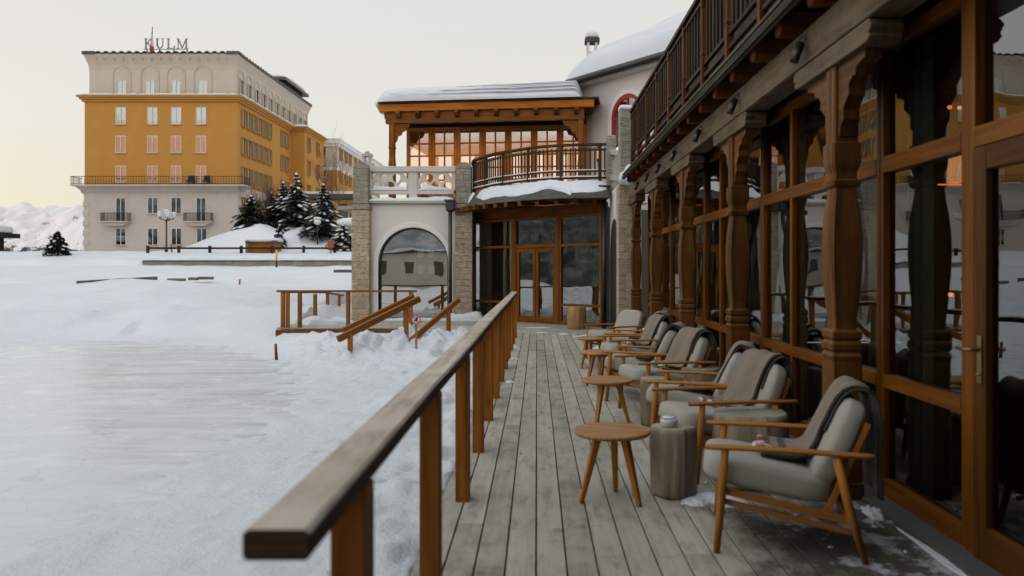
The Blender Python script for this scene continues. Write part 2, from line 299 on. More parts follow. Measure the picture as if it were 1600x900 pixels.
# ------------------------------------------------------------------ mesh builder
class MB:
    def __init__(s): s.v = []; s.f = []; s.uv = []; s.r = []; s.mi = []; s.sm = []
    def face(s, idx, uv=None, r=0., mi=0, sm=False):
        s.f.append(idx); s.uv.append(uv or [(s.v[i][0]+s.v[i][1], s.v[i][2]) for i in idx]); s.r.append(r); s.mi.append(mi); s.sm.append(sm)
    def beam(s, p0, p1, w, h, up=(0, 0, 1), w1=None, h1=None, r=None, mi=0):
        """rectangular bar from p0 to p1; w across, h along 'up' (centred)"""
        p0 = Vector(p0); p1 = Vector(p1); d = (p1-p0); ln = d.length; d.normalize(); up = Vector(up)
        if abs(d.dot(up)) > .99: up = Vector((0, 1, 0)) if abs(d.z) > .5 else Vector((0, 0, 1))
        sd = d.cross(up).normalized(); up = sd.cross(d).normalized()
        w1 = w if w1 is None else w1; h1 = h if h1 is None else h1
        b = len(s.v); r = rng.random() if r is None else r
        for p, a, c in ((p0, w, h), (p1, w1, h1)):
            for sx, sy in ((-1, -1), (1, -1), (1, 1), (-1, 1)): s.v.append(tuple(p+sd*(sx*a/2)+up*(sy*c/2)))
        U = r*37; V = r*91; per = [0, w, w+h, 2*w+h, 2*w+2*h]
        for i in range(4):
            j = (i+1) % 4
            s.face([b+i, b+j, b+4+j, b+4+i], [(U, V+per[i]), (U, V+per[i+1]), (U+ln, V+per[i+1]), (U+ln, V+per[i])], r, mi)
        s.face([b+3, b+2, b+1, b], [(U, V), (U, V+w), (U+h, V+w), (U+h, V)], r, mi)
        s.face([b+4, b+5, b+6, b+7], [(U, V), (U, V+w), (U+h, V+w), (U+h, V)], r, mi)
        return s
    def box(s, x0, x1, y0, y1, z0, z1, r=None, mi=0):
        x0, x1 = min(x0, x1), max(x0, x1); y0, y1 = min(y0, y1), max(y0, y1); z0, z1 = min(z0, z1), max(z0, z1)
        dx, dy, dz = x1-x0, y1-y0, z1-z0; cx, cy, cz = (x0+x1)/2, (y0+y1)/2, (z0+z1)/2
        if dx >= dy and dx >= dz: s.beam((x0, cy, cz), (x1, cy, cz), dy, dz, r=r, mi=mi)
        elif dy >= dz: s.beam((cx, y0, cz), (cx, y1, cz), dx, dz, r=r, mi=mi)
        else: s.beam((cx, cy, z0), (cx, cy, z1), dx, dy, up=(0, 1, 0), r=r, mi=mi)
        return s
    def tube(s, pts, rad, n=8, r=None, mi=0, caps=True, sm=True):
        pts = [Vector(p) for p in pts]; rad = rad if isinstance(rad, (list, tuple)) else [rad]*len(pts)
        r = rng.random() if r is None else r; b = len(s.v); U = r*37; V = r*91; acc = 0
        ref = None
        for i, p in enumerate(pts):
            d = (pts[min(i+1, len(pts)-1)]-pts[max(i-1, 0)]).normalized()
            if ref is None: ref = Vector((0, 0, 1)) if abs(d.z) < .9 else Vector((1, 0, 0))
            sd = d.cross(ref).normalized(); ref = sd.cross(d).normalized()
            for k in range(n):
                a = 2*PI*k/n; s.v.append(tuple(p+(sd*math.cos(a)+ref*math.sin(a))*rad[i]))
        for i in range(len(pts)-1):
            ln = (pts[i+1]-pts[i]).length; c = 2*PI*max(rad[i], .001)
            for k in range(n):
                j = (k+1) % n
                s.face([b+i*n+k, b+i*n+j, b+(i+1)*n+j, b+(i+1)*n+k], [(U+acc, V+c*k/n), (U+acc, V+c*(k+1)/n), (U+acc+ln, V+c*(k+1)/n), (U+acc+ln, V+c*k/n)], r, mi, sm)
            acc += ln
        if caps:
            s.face([b+k for k in range(n)][::-1], None, r, mi); s.face([b+(len(pts)-1)*n+k for k in range(n)], None, r, mi)
        return s
    def lathe(s, prof, n=24, c=(0, 0, 0), r=None, mi=0, sm=True, wob=None):
        """prof: list of (radius, z)"""
        r = rng.random() if r is None else r; b = len(s.v); U = r*37; V = r*91; acc = 0
        for i, (ra, z) in enumerate(prof):
            for k in range(n):
                a = 2*PI*k/n; q = ra*(wob(a, z) if wob else 1); s.v.append((c[0]+q*math.cos(a), c[1]+q*math.sin(a), c[2]+z))
        for i in range(len(prof)-1):
            ln = math.hypot(prof[i+1][0]-prof[i][0], prof[i+1][1]-prof[i][1]); cc = 2*PI*max(p[0] for p in prof)
            for k in range(n):
                j = (k+1) % n
                s.face([b+i*n+k, b+i*n+j, b+(i+1)*n+j, b+(i+1)*n+k], [(U+acc, V+cc*k/n), (U+acc, V+cc*(k+1)/n), (U+acc+ln, V+cc*(k+1)/n), (U+acc+ln, V+cc*k/n)], r, mi, sm)
            acc += ln
        for i, rev in ((0, True), (len(prof)-1, False)):
            idx = [b+i*n+k for k in range(n)]; idx = idx[::-1] if rev else idx
            s.face(idx, [(U+s.v[q][0], V+s.v[q][1]) for q in idx], r, mi)
        return s
    def sqcol(s, prof, c=(0, 0), r=None, mi=0):
        """square section loft: prof list of (z, half width)"""
        r = rng.random() if r is None else r; b = len(s.v); U = r*37; V = r*91
        for z, h in prof:
            ch = h*.12
            for x, y in ((-h+ch, -h), (h-ch, -h), (h, -h+ch), (h, h-ch), (h-ch, h), (-h+ch, h), (-h, h-ch), (-h, -h+ch)): s.v.append((c[0]+x, c[1]+y, z))
        n = 8
        for i in range(len(prof)-1):
            for k in range(n):
                j = (k+1) % n; v0 = k*.1
                s.face([b+i*n+k, b+i*n+j, b+(i+1)*n+j, b+(i+1)*n+k], [(U+prof[i][0], V+v0), (U+prof[i][0], V+v0+.1), (U+prof[i+1][0], V+v0+.1), (U+prof[i+1][0], V+v0)], r, mi)
        s.face([b+k for k in range(n)][::-1], None, r, mi); s.face([b+(len(prof)-1)*n+k for k in range(n)], None, r, mi)
        return s
    def prism(s, pts, axis, lo, hi, r=None, mi=0):
        """2d outline extruded along axis ('x': pts are (y,z), 'y': (x,z), 'z': (x,y))"""
        r = rng.random() if r is None else r; b = len(s.v); n = len(pts); U = r*37; V = r*91
        mk = {'x': lambda p, t: (t, p[0], p[1]), 'y': lambda p, t: (p[0], t, p[1]), 'z': lambda p, t: (p[0], p[1], t)}[axis]
        for t in (lo, hi):
            for p in pts: s.v.append(mk(p, t))
        acc = 0
        for k in range(n):
            j = (k+1) % n; ln = math.hypot(pts[j][0]-pts[k][0], pts[j][1]-pts[k][1])
            s.face([b+k, b+j, b+n+j, b+n+k], [(U+acc, V), (U+acc+ln, V), (U+acc+ln, V+abs(hi-lo)), (U+acc, V+abs(hi-lo))], r, mi); acc += ln
        s.face([b+k for k in range(n)][::-1], [(U+p[0], V+p[1]) for p in pts][::-1], r, mi); s.face([b+n+k for k in range(n)], [(U+p[0], V+p[1]) for p in pts], r, mi)
        return s
    def grid(s, fn, nu, nv, r=0., mi=0, sm=True, close=False):
        b = len(s.v)
        for i in range(nu+1):
            for j in range(nv+1): s.v.append(tuple(fn(i/nu, j/nv)))
        for i in range(nu):
            for j in range(nv):
                a = b+i*(nv+1)+j; s.face([a, a+nv+1, a+nv+2, a+1], [(i/nu, j/nv), ((i+1)/nu, j/nv), ((i+1)/nu, (j+1)/nv), (i/nu, (j+1)/nv)], r, mi, sm)
        return s
    def rbox(s, c, hx, hy, hz, rot=None, p=5, n=10, mi=0, puff=0.):
        """soft cushion: superellipsoid"""
        b = len(s.v); rot = rot or Matrix.Identity(3); c = Vector(c)
        def sg(a, q): return math.copysign(abs(a)**q, a)
        nu, nv = n*4, n*2
        for i in range(nv+1):
            ph = -PI/2+PI*i/nv
            for j in range(nu):
                th = 2*PI*j/nu; q = 2/p
                x = sg(math.cos(ph), q)*sg(math.cos(th), q); y = sg(math.cos(ph), q)*sg(math.sin(th), q); z = sg(math.sin(ph), q)
                k = 1+puff*(1-x*x)*(1-y*y)
                s.v.append(tuple(c+rot @ Vector((x*hx, y*hy, z*hz*k))))
        for i in range(nv):
            for j in range(nu):
                k = (j+1) % nu; s.face([b+i*nu+j, b+i*nu+k, b+(i+1)*nu+k, b+(i+1)*nu+j], None, 0, mi, True)
        return s
    def build(s, name, mat, parent=None, bevel=0, mods=None, recalc=False):
        me = bpy.data.meshes.new(name); me.from_pydata(s.v, [], s.f)
        uvl = me.uv_layers.new(name='UVMap'); rl = me.uv_layers.new(name='rnd')
        uvs = []; rs = []
        for u, r, f in zip(s.uv, s.r, s.f):
            for k in range(len(f)): uvs += [u[k][0], u[k][1]]; rs += [r, r]
        uvl.data.foreach_set('uv', uvs); rl.data.foreach_set('uv', rs)
        me.polygons.foreach_set('material_index', s.mi); me.polygons.foreach_set('use_smooth', s.sm)
        for m in (mat if isinstance(mat, (list, tuple)) else [mat]): me.materials.append(m)
        if recalc:
            bm = bmesh.new(); bm.from_mesh(me); bmesh.ops.remove_doubles(bm, verts=bm.verts, dist=1e-5); bmesh.ops.recalc_face_normals(bm, faces=bm.faces); bm.to_mesh(me); bm.free()
        me.update()
        o = bpy.data.objects.new(name, me); C.objects.link(o)
        if parent is not None: o.parent = parent
        if bevel:
            b = o.modifiers.new('bevel', 'BEVEL'); b.width = bevel; b.segments = 2; b.limit_method = 'ANGLE'; b.angle_limit = R(40); b.harden_normals = False
        return o
def thing(name, label, cat, loc=(0, 0, 0), rz=0, group=None):
    o = bpy.data.objects.new(name, None); C.objects.link(o); o.empty_display_size = .2
    o.location = loc; o.rotation_euler = (0, 0, rz); return tag(o, label, cat, group)
def tag(o, label, cat, group=None):
    o['label'] = label; o['category'] = cat
    if group: o['group'] = group
    return o
def struct(o, kind='structure'): o['kind'] = kind; return o
def copy_part(src, parent, loc=None, rz=None):
    c = src.copy(); C.objects.link(c); c.parent = parent
    if loc is not None: c.location = loc
    if rz is not None: c.rotation_euler = (0, 0, rz)
    for k in src.children: copy_part(k, c)
    return c
def dup(root, loc, rz, label, group=None):
    c = copy_part(root, None, loc, rz); c['label'] = label
    if group: c['group'] = group
    return c
def fbm(x, y, z=0., o=4):
    a = 1; f = 1; t = 0
    for _ in range(o): t += a*noise.noise((x*f, y*f, z+f)); a *= .5; f *= 2.05
    return t
def smooth(a, b, x):
    t = max(0, min(1, (x-a)/(b-a))); return t*t*(3-2*t)
def interp(tab, x):
    if x <= tab[0][0]: return tab[0][1]
    for (a, p), (b, q) in zip(tab, tab[1:]):
        if x <= b: return p+(q-p)*(x-a)/(b-a)
    return tab[-1][1]
def snow_strip(mb, p0, p1, w, h, nrm=None, seg=.12, seed=0., droop=0., mi=0):
    """an uneven ridge of snow lying on a ledge from p0 to p1"""
    p0 = Vector(p0); p1 = Vector(p1); d = p1-p0; ln = d.length; d.normalize(); sd = d.cross(Vector((0, 0, 1))).normalized()
    nu = max(4, int(ln/seg)); nv = 8
    def fn(u, v):
        e = min(1, min(u, 1-u)*ln/.15); e = math.sqrt(max(0, e))
        k = .55+.6*fbm(u*ln*1.6+seed, 3.1, seed)+.5; k = max(.0, k)
        a = PI*v; ww = w*(.85+.25*fbm(u*ln*2.1, seed, 5.))
        y = -math.cos(a)*ww/2; z = math.sin(a)**.6*h*k*e
        if droop and v < .3: z -= droop*(1-v/.3)*max(0, fbm(u*ln*2.7, seed, 9)+.3)
        return p0+d*(u*ln)+sd*y+Vector((0, 0, z))
    mb.grid(fn, nu, nv, mi=mi)

# ================================================================== GROUND
def rink_d(x, y):
    """> 0 outside the rink, about metres"""
    if x < -12: return y-22.5
    if y < 10: return x+3.4
    q = (abs((x+12)/8.6)**1.7+abs((y-10)/12.5)**1.7)**(1/1.7)
    return (q-1)*7.5
PROF = [(22.5, -.5), (23.5, -.3), (25, .0), (28, .32), (33, .62), (36, .72), (38, .86), (45, 1.22), (53, 1.62), (55.3, 1.66), (56.0, 2.1), (62, 2.72), (66, 2.92), (80, 3.15), (130, 3.0), (260, -6), (600, -30), (1600, -20), (3000, -20)]
FOOT = {}
_fr = random.Random(3)
for _ in range(80):
    fx_, fy_ = _fr.uniform(-3.3, -.8), _fr.uniform(3, 17.5); f_ = (fx_, fy_, _fr.gauss(0, .5), _fr.uniform(.09, .16))
    for a_ in (-1, 0, 1):
        for b_ in (-1, 0, 1): FOOT.setdefault((int(fx_*2)+a_, int(fy_*2)+b_), []).append(f_)
def ground_z(x, y):
    d = rink_d(x, y)
    d += .16*fbm(x*.9, y*.9, 22., 3) if -14 < x < 0 else 0
    z = interp(PROF, y) if y > 22.5 else -.5
    if x > -6: z = z if y < 27 else z
    n1 = fbm(x*.35, y*.35, 1.7)
    amp = smooth(0, 4, d)
    z += amp*.12*n1 if y < 75 else .15*n1*smooth(75, 90, y)
    if y > 22.5 and y < 56: z += .14*fbm(x*.16+4, y*.5, 7.)*smooth(22.5, 27, y)*(1-smooth(50, 56, y))
    if 22.5 < y < 52: z += (.10*abs(fbm(x*.5, y*.5, 12., 4))+.03*fbm(x*1.6, y*1.6, 2., 2))*smooth(22.5, 26, y)*(1-smooth(46, 52, y))
    # bank thrown up round the rink
    z += .22*math.exp(-((d-2.2)/1.6)**2)*(.7+.9*fbm(x*.5, y*.5, 3.))*(1 if y > 20 else .25)
    # the strip beside the deck
    if x > -3.6 and y < 18:
        z = -.47+.10*smooth(-3.4, -1.2, x)+.035*fbm(x*1.1, y*.9, 2.)+.13*max(0, fbm(x*2.6, y*2.6, 4., 3))*smooth(-3.0, -1.3, x)+.05*abs(fbm(x*5, y*5, 14., 2))*smooth(-3.2, -1.6, x)+.014*fbm(x*7, y*7, 8., 1)
    # heap in front of the steps
    for fx_, fy_, fa_, fr_ in FOOT.get((int(x*2), int(y*2)), ()):
        ux = (x-fx_)*math.cos(fa_)+(y-fy_)*math.sin(fa_); uy = -(x-fx_)*math.sin(fa_)+(y-fy_)*math.cos(fa_); q = (ux/(fr_*.55))**2+(uy/fr_)**2
        if q < 2.2: z += -.035*math.exp(-q*q)+.01*math.exp(-(q-1.5)**2*4)
    hp = math.exp(-((x+3.9)/3.4)**4)*math.exp(-((y-17.6)/2.2)**2)
    ed = math.exp(-(max(0, (19.6 if x < -3.3 else 17.6)-y, -7.4-x)/1.0)**2)*(1 if -9 < x < -.6 and y < 25 else 0)
    z += ed*(.30+.10*abs(fbm(x*2.3, y*2.3, 2., 4)))*(1-.35*hp)
    ch = max(0, fbm(x*2.1, y*2.1, 6., 3)); ch2 = abs(fbm(x*4.3, y*4.3, 16., 2))
    z += hp*(.20+.34*ch+.17*ch2)
    # edges of the rink drop to the ice
    if d < 1.2:
        k = smooth(-1.3, 1.2, d); zi = -.535+.085*k+(.035*fbm(x*2.2, y*2.2, 2., 3)+.012*fbm(x*7, y*7, 3., 1))*smooth(-1.6, -.2, d)
        z = zi+(z-zi)*smooth(.1, 1.2, d) if d > .1 else min(z, zi)
    # tree mound
    z += 2.15*math.exp(-(((x+21.0)/5.6)**2))*math.exp(-((y-70.5)/3.3)**2)*(1+.2*n1)
    z += 1.1*math.exp(-(((x+26.5)/3.5)**2))*math.exp(-((y-70)/3.3)**2)
    z += .35*math.exp(-(((x+17.0)/3.5)**2))*math.exp(-((y-33)/2.5)**2)+.4*math.exp(-(((x+11.0)/4)**2))*math.exp(-((y-29.5)/2.2)**2)
    # under decks and buildings
    if x > -.75 and y < 40: z = min(z, -.62)
    if -6.8 < x < 3 and 19.6 < y < 24.3: z = min(z, -.12)
    if x > -7.3 and y > 24.6 and y < 40: z = min(z, .2)
    return z
def graded(knots):
    out = [knots[0][0]]
    for (a, st), (b, _) in zip(knots, knots[1:]):
        n = max(1, round((b-a)/st)); out += [a+(b-a)*(i+1)/n for i in range(n)]
    return out
xs = graded([(-2600, 400), (-600, 60), (-90, 3), (-46, .6), (-14, .16), (-7, .06), (-.4, 1.5), (8, 8), (60, 80), (900, 1)])
ys = graded([(-300, 60), (-20, 2.5), (1.5, .09), (16, .055), (22, .11), (30, .22), (58, .5), (90, 5), (300, 60), (2900, 1)])
mb = MB(); nx = len(xs); ny = len(ys)
for y in ys:
    for x in xs: mb.v.append((x, y, ground_z(x, y)))
for j in range(ny-1):
    for i in range(nx-1):
        a = j*nx+i; mb.f.append([a, a+1, a+nx+1, a+nx])
me = bpy.data.meshes.new('snow_ground'); me.from_pydata(mb.v, [], mb.f); me.polygons.foreach_set('use_smooth', [True]*len(mb.f)); me.materials.append(M['snow'])
o = bpy.data.objects.new('snow_ground', me); C.objects.link(o); struct(o)
mb = MB(); mb.v = [(-60, -25, -.5), (-3.2, -25, -.5), (-3.2, 22.7, -.5), (-60, 22.7, -.5)]; mb.face([0, 1, 2, 3]); struct(mb.build('ice', M['ice']))
# mountains far left
def mtn(px):   # skyline, metres above the valley
    return interp([(-2300, 130), (-1500, 118), (-1080, 122), (-1020, 116), (-985, 108), (-952, 120), (-925, 111), (-905, 106), (-884, 112), (-862, 109), (-840, 113), (-780, 96), (-500, 120), (600, 100), (1500, 90)], px)
mb = MB()
def mf(u, v):
    x = -2400+u*3400; y = 1250+v*700
    k = smooth(0, .82, v)*(1 if v < .86 else 1-.5*(v-.86)/.14)
    base = mtn(x*1500/(1250+.86*700)*.83 if False else x*1500/1850)
    top = 1.5+(base)*1850/1500
    rd = fbm(x*.006, y*.006, 3., 6); r2 = (1-abs(fbm(x*.014+9, y*.006, 8., 3)))**2+.20*(1-abs(fbm(x*.04+2, y*.012, 18., 4)))**2-.1
    z = -18+(top+18)*k**1.15+rd*26*math.sin(PI*min(1, v/.86))*(1)+(r2-.7)*32*smooth(.05, .4, v)*(1-.55*smooth(.7, .86, v))+3*fbm(x*.03, 5., 5., 3)*smooth(.6, .86, v)
    return (x, y, z)
mb.grid(mf, 900, 90); struct(mb.build('mountains', M['mountain']))
mb = MB()      # the dark wooded ridge behind the viewer and round to the left, seen only in the glass
def wf(u, v):
    x = -260+u*520; y = -120-v*90
    return (x, y, -1+v**.7*(30+9*smooth(-90, -150, x)+4.5*fbm(x*.012, 1, 2.)+2.*fbm(x*.06, v*3, 5.)))
mb.grid(wf, 260, 20); struct(mb.build('snowy_hill', plain('wooded_snow_slope', (.30, .30, .30), .9, vary=.7, scale=.15)))
mb = MB()
def wf(u, v):
    y = -70+u*140; x = -72-v*30
    return (x, y, -1+v**.6*(10+3.0*fbm(y*.03, 1, 2.))+1.8*abs(fbm(y*.5, v*9, 5.))*min(1, v*6))
mb.grid(wf, 400, 24); struct(mb.build('wooded_hill', plain('far_wood', (.13, .14, .125), .9, vary=1.0, scale=.45)))
t = thing('rear_shade_block', 'added dark timber block behind the viewer, unseen, shading the near deck', 'building', (-.2, -2.6, 0))  # added unseen block, keeps light from behind off the near deck and facade
m = MB(); m.box(-2.6, 9, -6, 0, -.5, 6.2); m.build('wall', M['dark_wood'], t); m = MB(); m.box(-3.3, 9.5, -6.5, .8, 6.2, 6.4); m.build('roof', M['shingle'], t); m = MB(); m.box(-3.2, 9.4, -6.4, .7, 6.401, 6.9); m.build('roof_snow', M['snow_smooth'], t)
for k in range(2): m = MB(); m.box(-1.9+k*1.6, -.8+k*1.6, 0.003, .05, .8, 2.2); m.build('window', M['frame'], t)
t = thing('opposite_house', 'long beige house behind the viewer, seen only as a reflection in the arched window', 'building', (-14, -45, -.6))
m = MB(); m.box(-16, 18, -8, 0, 0, 3.9); m.build('wall', M['cream'], t); m = MB(); m.box(-16.5, 18.5, -8.5, .4, 3.9, 4.05); m.build('roof', M['black'], t); m = MB(); m.box(-16.4, 18.4, -8.4, .3, 4.051, 4.4); m.build('roof_snow', M['snow_smooth'], t)
for k in range(10): m = MB(); x = -14+k*3.2; m.box(x, x+1, .0, .03, 1.4, 2.9); m.build('window', M['interior'], t)

# ================================================================== DECK
mb = MB(); k0 = -4
for k in range(k0, 16):
    x0 = k*.155; x1 = x0+.1465
    y = 0.2-rng.random()*3
    while y < 18.56:
        ln = rng.choice((3.6, 4.2, 4.8)); y1 = min(y+ln, 18.56)
        if y1 > .2: mb.box(x0+.0005, x1, max(y, .2)+.0015, y1-.0015, -.035, 0+rng.uniform(-.0012, .0012))
        y = y1
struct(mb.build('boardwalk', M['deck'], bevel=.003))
mb = MB(); mb.box(-.63, -.585, .2, 18.56, -.2, -.04); mb.box(-.56, 2.4, .2, 18.5, -.5, -.2)
struct(mb.build('deck_joists', M['dark_wood']))
mb = MB()      # cross boards before the doors and the raised platform on the left
def inside(x, y):
    if x > -.6: return 18.56 < y < 24.5
    if x > -2.35: return 18.05 < y < 24.5
    if x > -3.3: return 18.9 < y < 24.5
    return x > -6.62 and 20.25 < y < 24.5
y = 18.0
segs = [(-.6, 2.3, 18.56), (-2.35, -.6, 18.05), (-3.3, -2.35, 18.9), (-6.62, -3.3, 20.25)]
while y < 24.5:
    for a, b, ys0 in segs:
        if y >= ys0-.01: mb.box(a+.003, b, y, y+.149, -.035, rng.uniform(-.0012, .0012))
    y += .155
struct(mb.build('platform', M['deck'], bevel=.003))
mb = MB(); mb.box(-6.6, -3.32, 20.2, 20.24, -.3, -.04); mb.box(-3.32, -2.37, 18.84, 18.89, -.3, -.04); mb.box(-2.35, -.62, 17.99, 18.04, -.3, -.04); mb.box(-3.32, -3.28, 18.9, 20.2, -.3, -.04); mb.box(-2.37, -2.33, 18.04, 18.85, -.3, -.04)
struct(mb.build('platform_skirt', M['rail_side']))

# ---------------- long handrail
t = thing('handrail', 'long weathered wooden handrail on red-brown posts running down the left edge of the deck', 'railing', (-.5, 1.54, 0))
def wl(v): return (v[0]+.5, v[1]-1.54, v[2])
mb = MB(); n = 60
def wv(y): return .006*fbm(y*.35, 1., 2.)
prev = None; b = 0
sec = [(-.066, -.022), (-.058, -.031), (.058, -.031), (.066, -.022), (.066, .022), (.055, .031), (-.055, .031), (-.066, .022)]
for i in range(n+1):
    y = 1.54+(17.6-1.54)*i/n; cx = -.503+wv(y)*.8; cz = .967+wv(y+30)
    for dx, dz in sec: mb.v.append(wl((cx+dx, y, cz+dz)))
for i in range(n):
    y = 16.06*i/n; y2 = 16.06*(i+1)/n
    for k in range(8):
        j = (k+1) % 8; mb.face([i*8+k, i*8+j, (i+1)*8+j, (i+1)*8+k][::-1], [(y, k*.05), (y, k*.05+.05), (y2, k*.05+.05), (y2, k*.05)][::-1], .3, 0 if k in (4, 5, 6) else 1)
mb.face([k for k in range(8)], [(q[0]*1, q[1]) for q in sec], .3, 1); mb.face([n*8+k for k in range(8)][::-1], None, .3, 1)
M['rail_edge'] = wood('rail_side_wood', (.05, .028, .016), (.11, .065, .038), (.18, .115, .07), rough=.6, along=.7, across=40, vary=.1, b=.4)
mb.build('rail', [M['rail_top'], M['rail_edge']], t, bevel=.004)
for i, y in enumerate((2.03, 3.57, 5.137, 6.51, 7.88, 9.24, 10.62, 11.96, 13.3, 14.65, 16.0, 17.4)):
    mb = MB(); mb.beam(wl((-.481, y+.06, -.15)), wl((-.481, y+.06, .937)), .088, .12, up=(0, 1, 0))
    mb.build('post', M['post'], t, bevel=.004)

# ---------------- platform railings
def railing(label, pts, posts, rw=.12, rh=.05, mat='rail_side', pw=.09, zbase=-.1, name='railing', cat='railing'):
    o0 = Vector(pts[0]); t = thing(name, label, cat, (o0.x, o0.y, 0))
    for a, b in zip(pts, pts[1:]):
        m = MB(); A = Vector(a)-Vector((o0.x, o0.y, 0)); B = Vector(b)-Vector((o0.x, o0.y, 0)); m.beam(A, B, rw, rh)
        m.build('rail', M[mat], t, bevel=.004)
    for (x, y, z0, z1) in posts:
        m = MB(); m.beam((x-o0.x, y-o0.y, z0), (x-o0.x, y-o0.y, z1), pw, pw, up=(0, 1, 0)); m.build('post', M['post'], t, bevel=.004)
    return t
def PX(px, Y): return (px-839)*Y/1250
def PZ(py, Y): return H+(420-py)*Y/1250
railing('straight red-brown railing across the front of the left platform', [(PX(433, 20.4), 20.4, .93), (PX(651, 20.4), 20.4, .93)],
        [(PX(x, 20.4), 20.4, -.1, .905) for x in (442, 449.5, 468.5, 544, 642)])
railing('side railing of the left platform sloping down and away into the snow', [(-6.5, 20.55, .90), (-6.42, 24.3, .78), (-6.85, 28.2, .56)],
        [(PX(492.5, 22.3), 22.3, -.1, .80), (PX(512, 24.4), 24.4, 0, .74), (PX(530, 27.8), 27.8, .1, .56)])
def stair_rail(label, up, lo, posts, w=.09, h=.13):
    (ux, uy, uY), (lx, ly, lY) = up, lo
    A = Vector((PX(ux, uY), uY, PZ(uy, uY))); B = Vector((PX(lx, lY), lY, PZ(ly, lY)))
    ps = []
    for f in posts:
        q = A.lerp(B, f); ps.append((q.x, q.y, -.45, q.z-.03))
    railing(label, [tuple(A), tuple(B)], ps, w, h, name='stair_rail', cat='stair rail')
stair_rail('near sloping stair rail on the left flight, joining the platform railing', (655, 467, 17.7), (528, 530, 16.2), (.17, .86))
stair_rail('second sloping stair rail just behind the left one', (646, 463, 18.3), (536, 516, 17.0), (.12,), w=.08, h=.10)
stair_rail('right sloping stair rail behind the round no skates sign', (717, 468, 18.05), (632, 541, 16.95), (.2, .82), w=.08, h=.11)
t = thing('steps', 'snow-covered wooden steps between the two stair rails', 'steps', (-2.9, 18.3, 0))
for i in range(3):
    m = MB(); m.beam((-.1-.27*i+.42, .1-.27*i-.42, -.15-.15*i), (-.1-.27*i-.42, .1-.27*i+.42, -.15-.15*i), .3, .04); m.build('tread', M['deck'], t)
m = MB(); m.beam((-.1-.7, -.42+.42, -.5), (.1, .42+.36, -.03), .05, .2); m.build('stringer', M['rail_side'], t)
# ---------------- round sign
sx, sy = PX(650, 16.6), 16.6
t = thing('prohibition_sign', 'small round red and white no ice skates sign on a wooden stake', 'sign', (sx, sy, 0))
m = MB(); m.beam((0, .03, -.45), (0, .03, .38), .045, .03, up=(0, 1, 0)); m.build('stake', M['fresh_wood'], t)
zc = PZ(499.5, 16.6)
def disc(rad, y0, y1, nn=32, cx=0, cz=zc): return MB().prism([(cx+rad*math.cos(2*PI*k/nn), cz+rad*math.sin(2*PI*k/nn)) for k in range(nn)], 'y', y0, y1)
disc(.100, 0, .012).build('sign_disc', M['white_paint'], t)
m = MB(); nn = 36
for k in range(nn):
    a = 2*PI*k/nn; b_ = 2*PI*(k+1)/nn
    for rr in (.078, .098): pass
    m.prism([(.078*math.cos(a), zc+.078*math.sin(a)), (.098*math.cos(a), zc+.098*math.sin(a)), (.098*math.cos(b_), zc+.098*math.sin(b_)), (.078*math.cos(b_), zc+.078*math.sin(b_))], 'y', -.006, 0)
m.build('red_ring', M['red_paint'], t)
m = MB(); m.prism([(-.005, zc+.05), (.035, zc+.055), (.035, zc-.028), (-.045, zc-.028), (-.045, zc-.008), (-.005, zc+.005)], 'y', -.004, 0); m.box(-.05, .045, -.004, 0, zc-.05, zc-.042); m.box(-.03, -.024, -.004, 0, zc-.043, zc-.028); m.box(.02, .026, -.004, 0, zc-.043, zc-.028)
m.build('skate_symbol', M['black'], t)
m = MB(); m.beam((-.058, -.009, zc+.058), (.058, -.009, zc-.058), .004, .014, up=(1, 0, 1)); m.build('red_bar', M['red_paint'], t)

# ================================================================== LONG TIMBER BUILDING (right)
B = thing('chalet_building', 'dark timber chalet wing with carved columns, glazed front and balcony along the deck', 'building', (2.3, 0, 0))
def bl(o): return o
XW = 2.29
class LB(MB):
    pass
def bbuild(m, name, mat, parent=B, bevel=0, recalc=False):
    if parent is B: m.v = [(v[0]-2.3, v[1], v[2]) for v in m.v]
    return m.build(name, mat, parent, bevel=bevel, recalc=recalc)
prof = [(0, .108), (.10, .108), (.105, .1), (.90, .098), (.93, .104), (.955, .088), (.975, .102), (1.01, .104), (1.03, .088), (1.05, .101), (1.085, .101), (1.105, .076), (1.16, .074), (1.3, .086), (1.45, .098), (1.6, .103), (1.72, .101), (1.85, .092), (1.96, .078), (2.03, .070), (2.045, .092), (2.075, .098), (2.09, .074), (2.13, .074), (2.17, .088), (2.20, .094), (2.32, .094), (2.33, .08), (2.86, .078)]
def bracket_pts(sgn):
    o_ = [(.075, 2.36), (.10, 2.36), (.115, 2.42), (.165, 2.46), (.16, 2.53), (.205, 2.57), (.255, 2.60), (.25, 2.66), (.31, 2.70), (.36, 2.70), (.37, 2.74), (.43, 2.76), (.50, 2.77), (.51, 2.825), (.075, 2.825)]
    return [(sgn*a, b) for a, b in o_]
saddle = [(-.66, 2.955), (-.70, 2.91), (-.66, 2.87), (-.68, 2.85), (-.63, 2.825), (.63, 2.825), (.68, 2.85), (.66, 2.87), (.70, 2.91), (.66, 2.955)]
c0 = None
for i in range(6):
    yc = 2.55+2.75*i
    if c0 is None:
        c0 = MB().sqcol(prof).build('column', M['column'], B, bevel=.0)
        for sgn in (-1, 1): MB().prism(bracket_pts(sgn), 'x', -.055, .055).build('bracket', M['column'], c0, bevel=.006)
        MB().prism(saddle, 'x', -.10, .10).build('saddle', M['beam'], c0, bevel=.008)
        m = MB(); m.box(-.03, .03, -.086, -.078, 2.40, 2.78); m.build('pilaster_strip', M['column'], c0)
        c0.location = (2.02-2.3, yc, 0)
    else: copy_part(c0, B, (2.02-2.3, yc, 0))
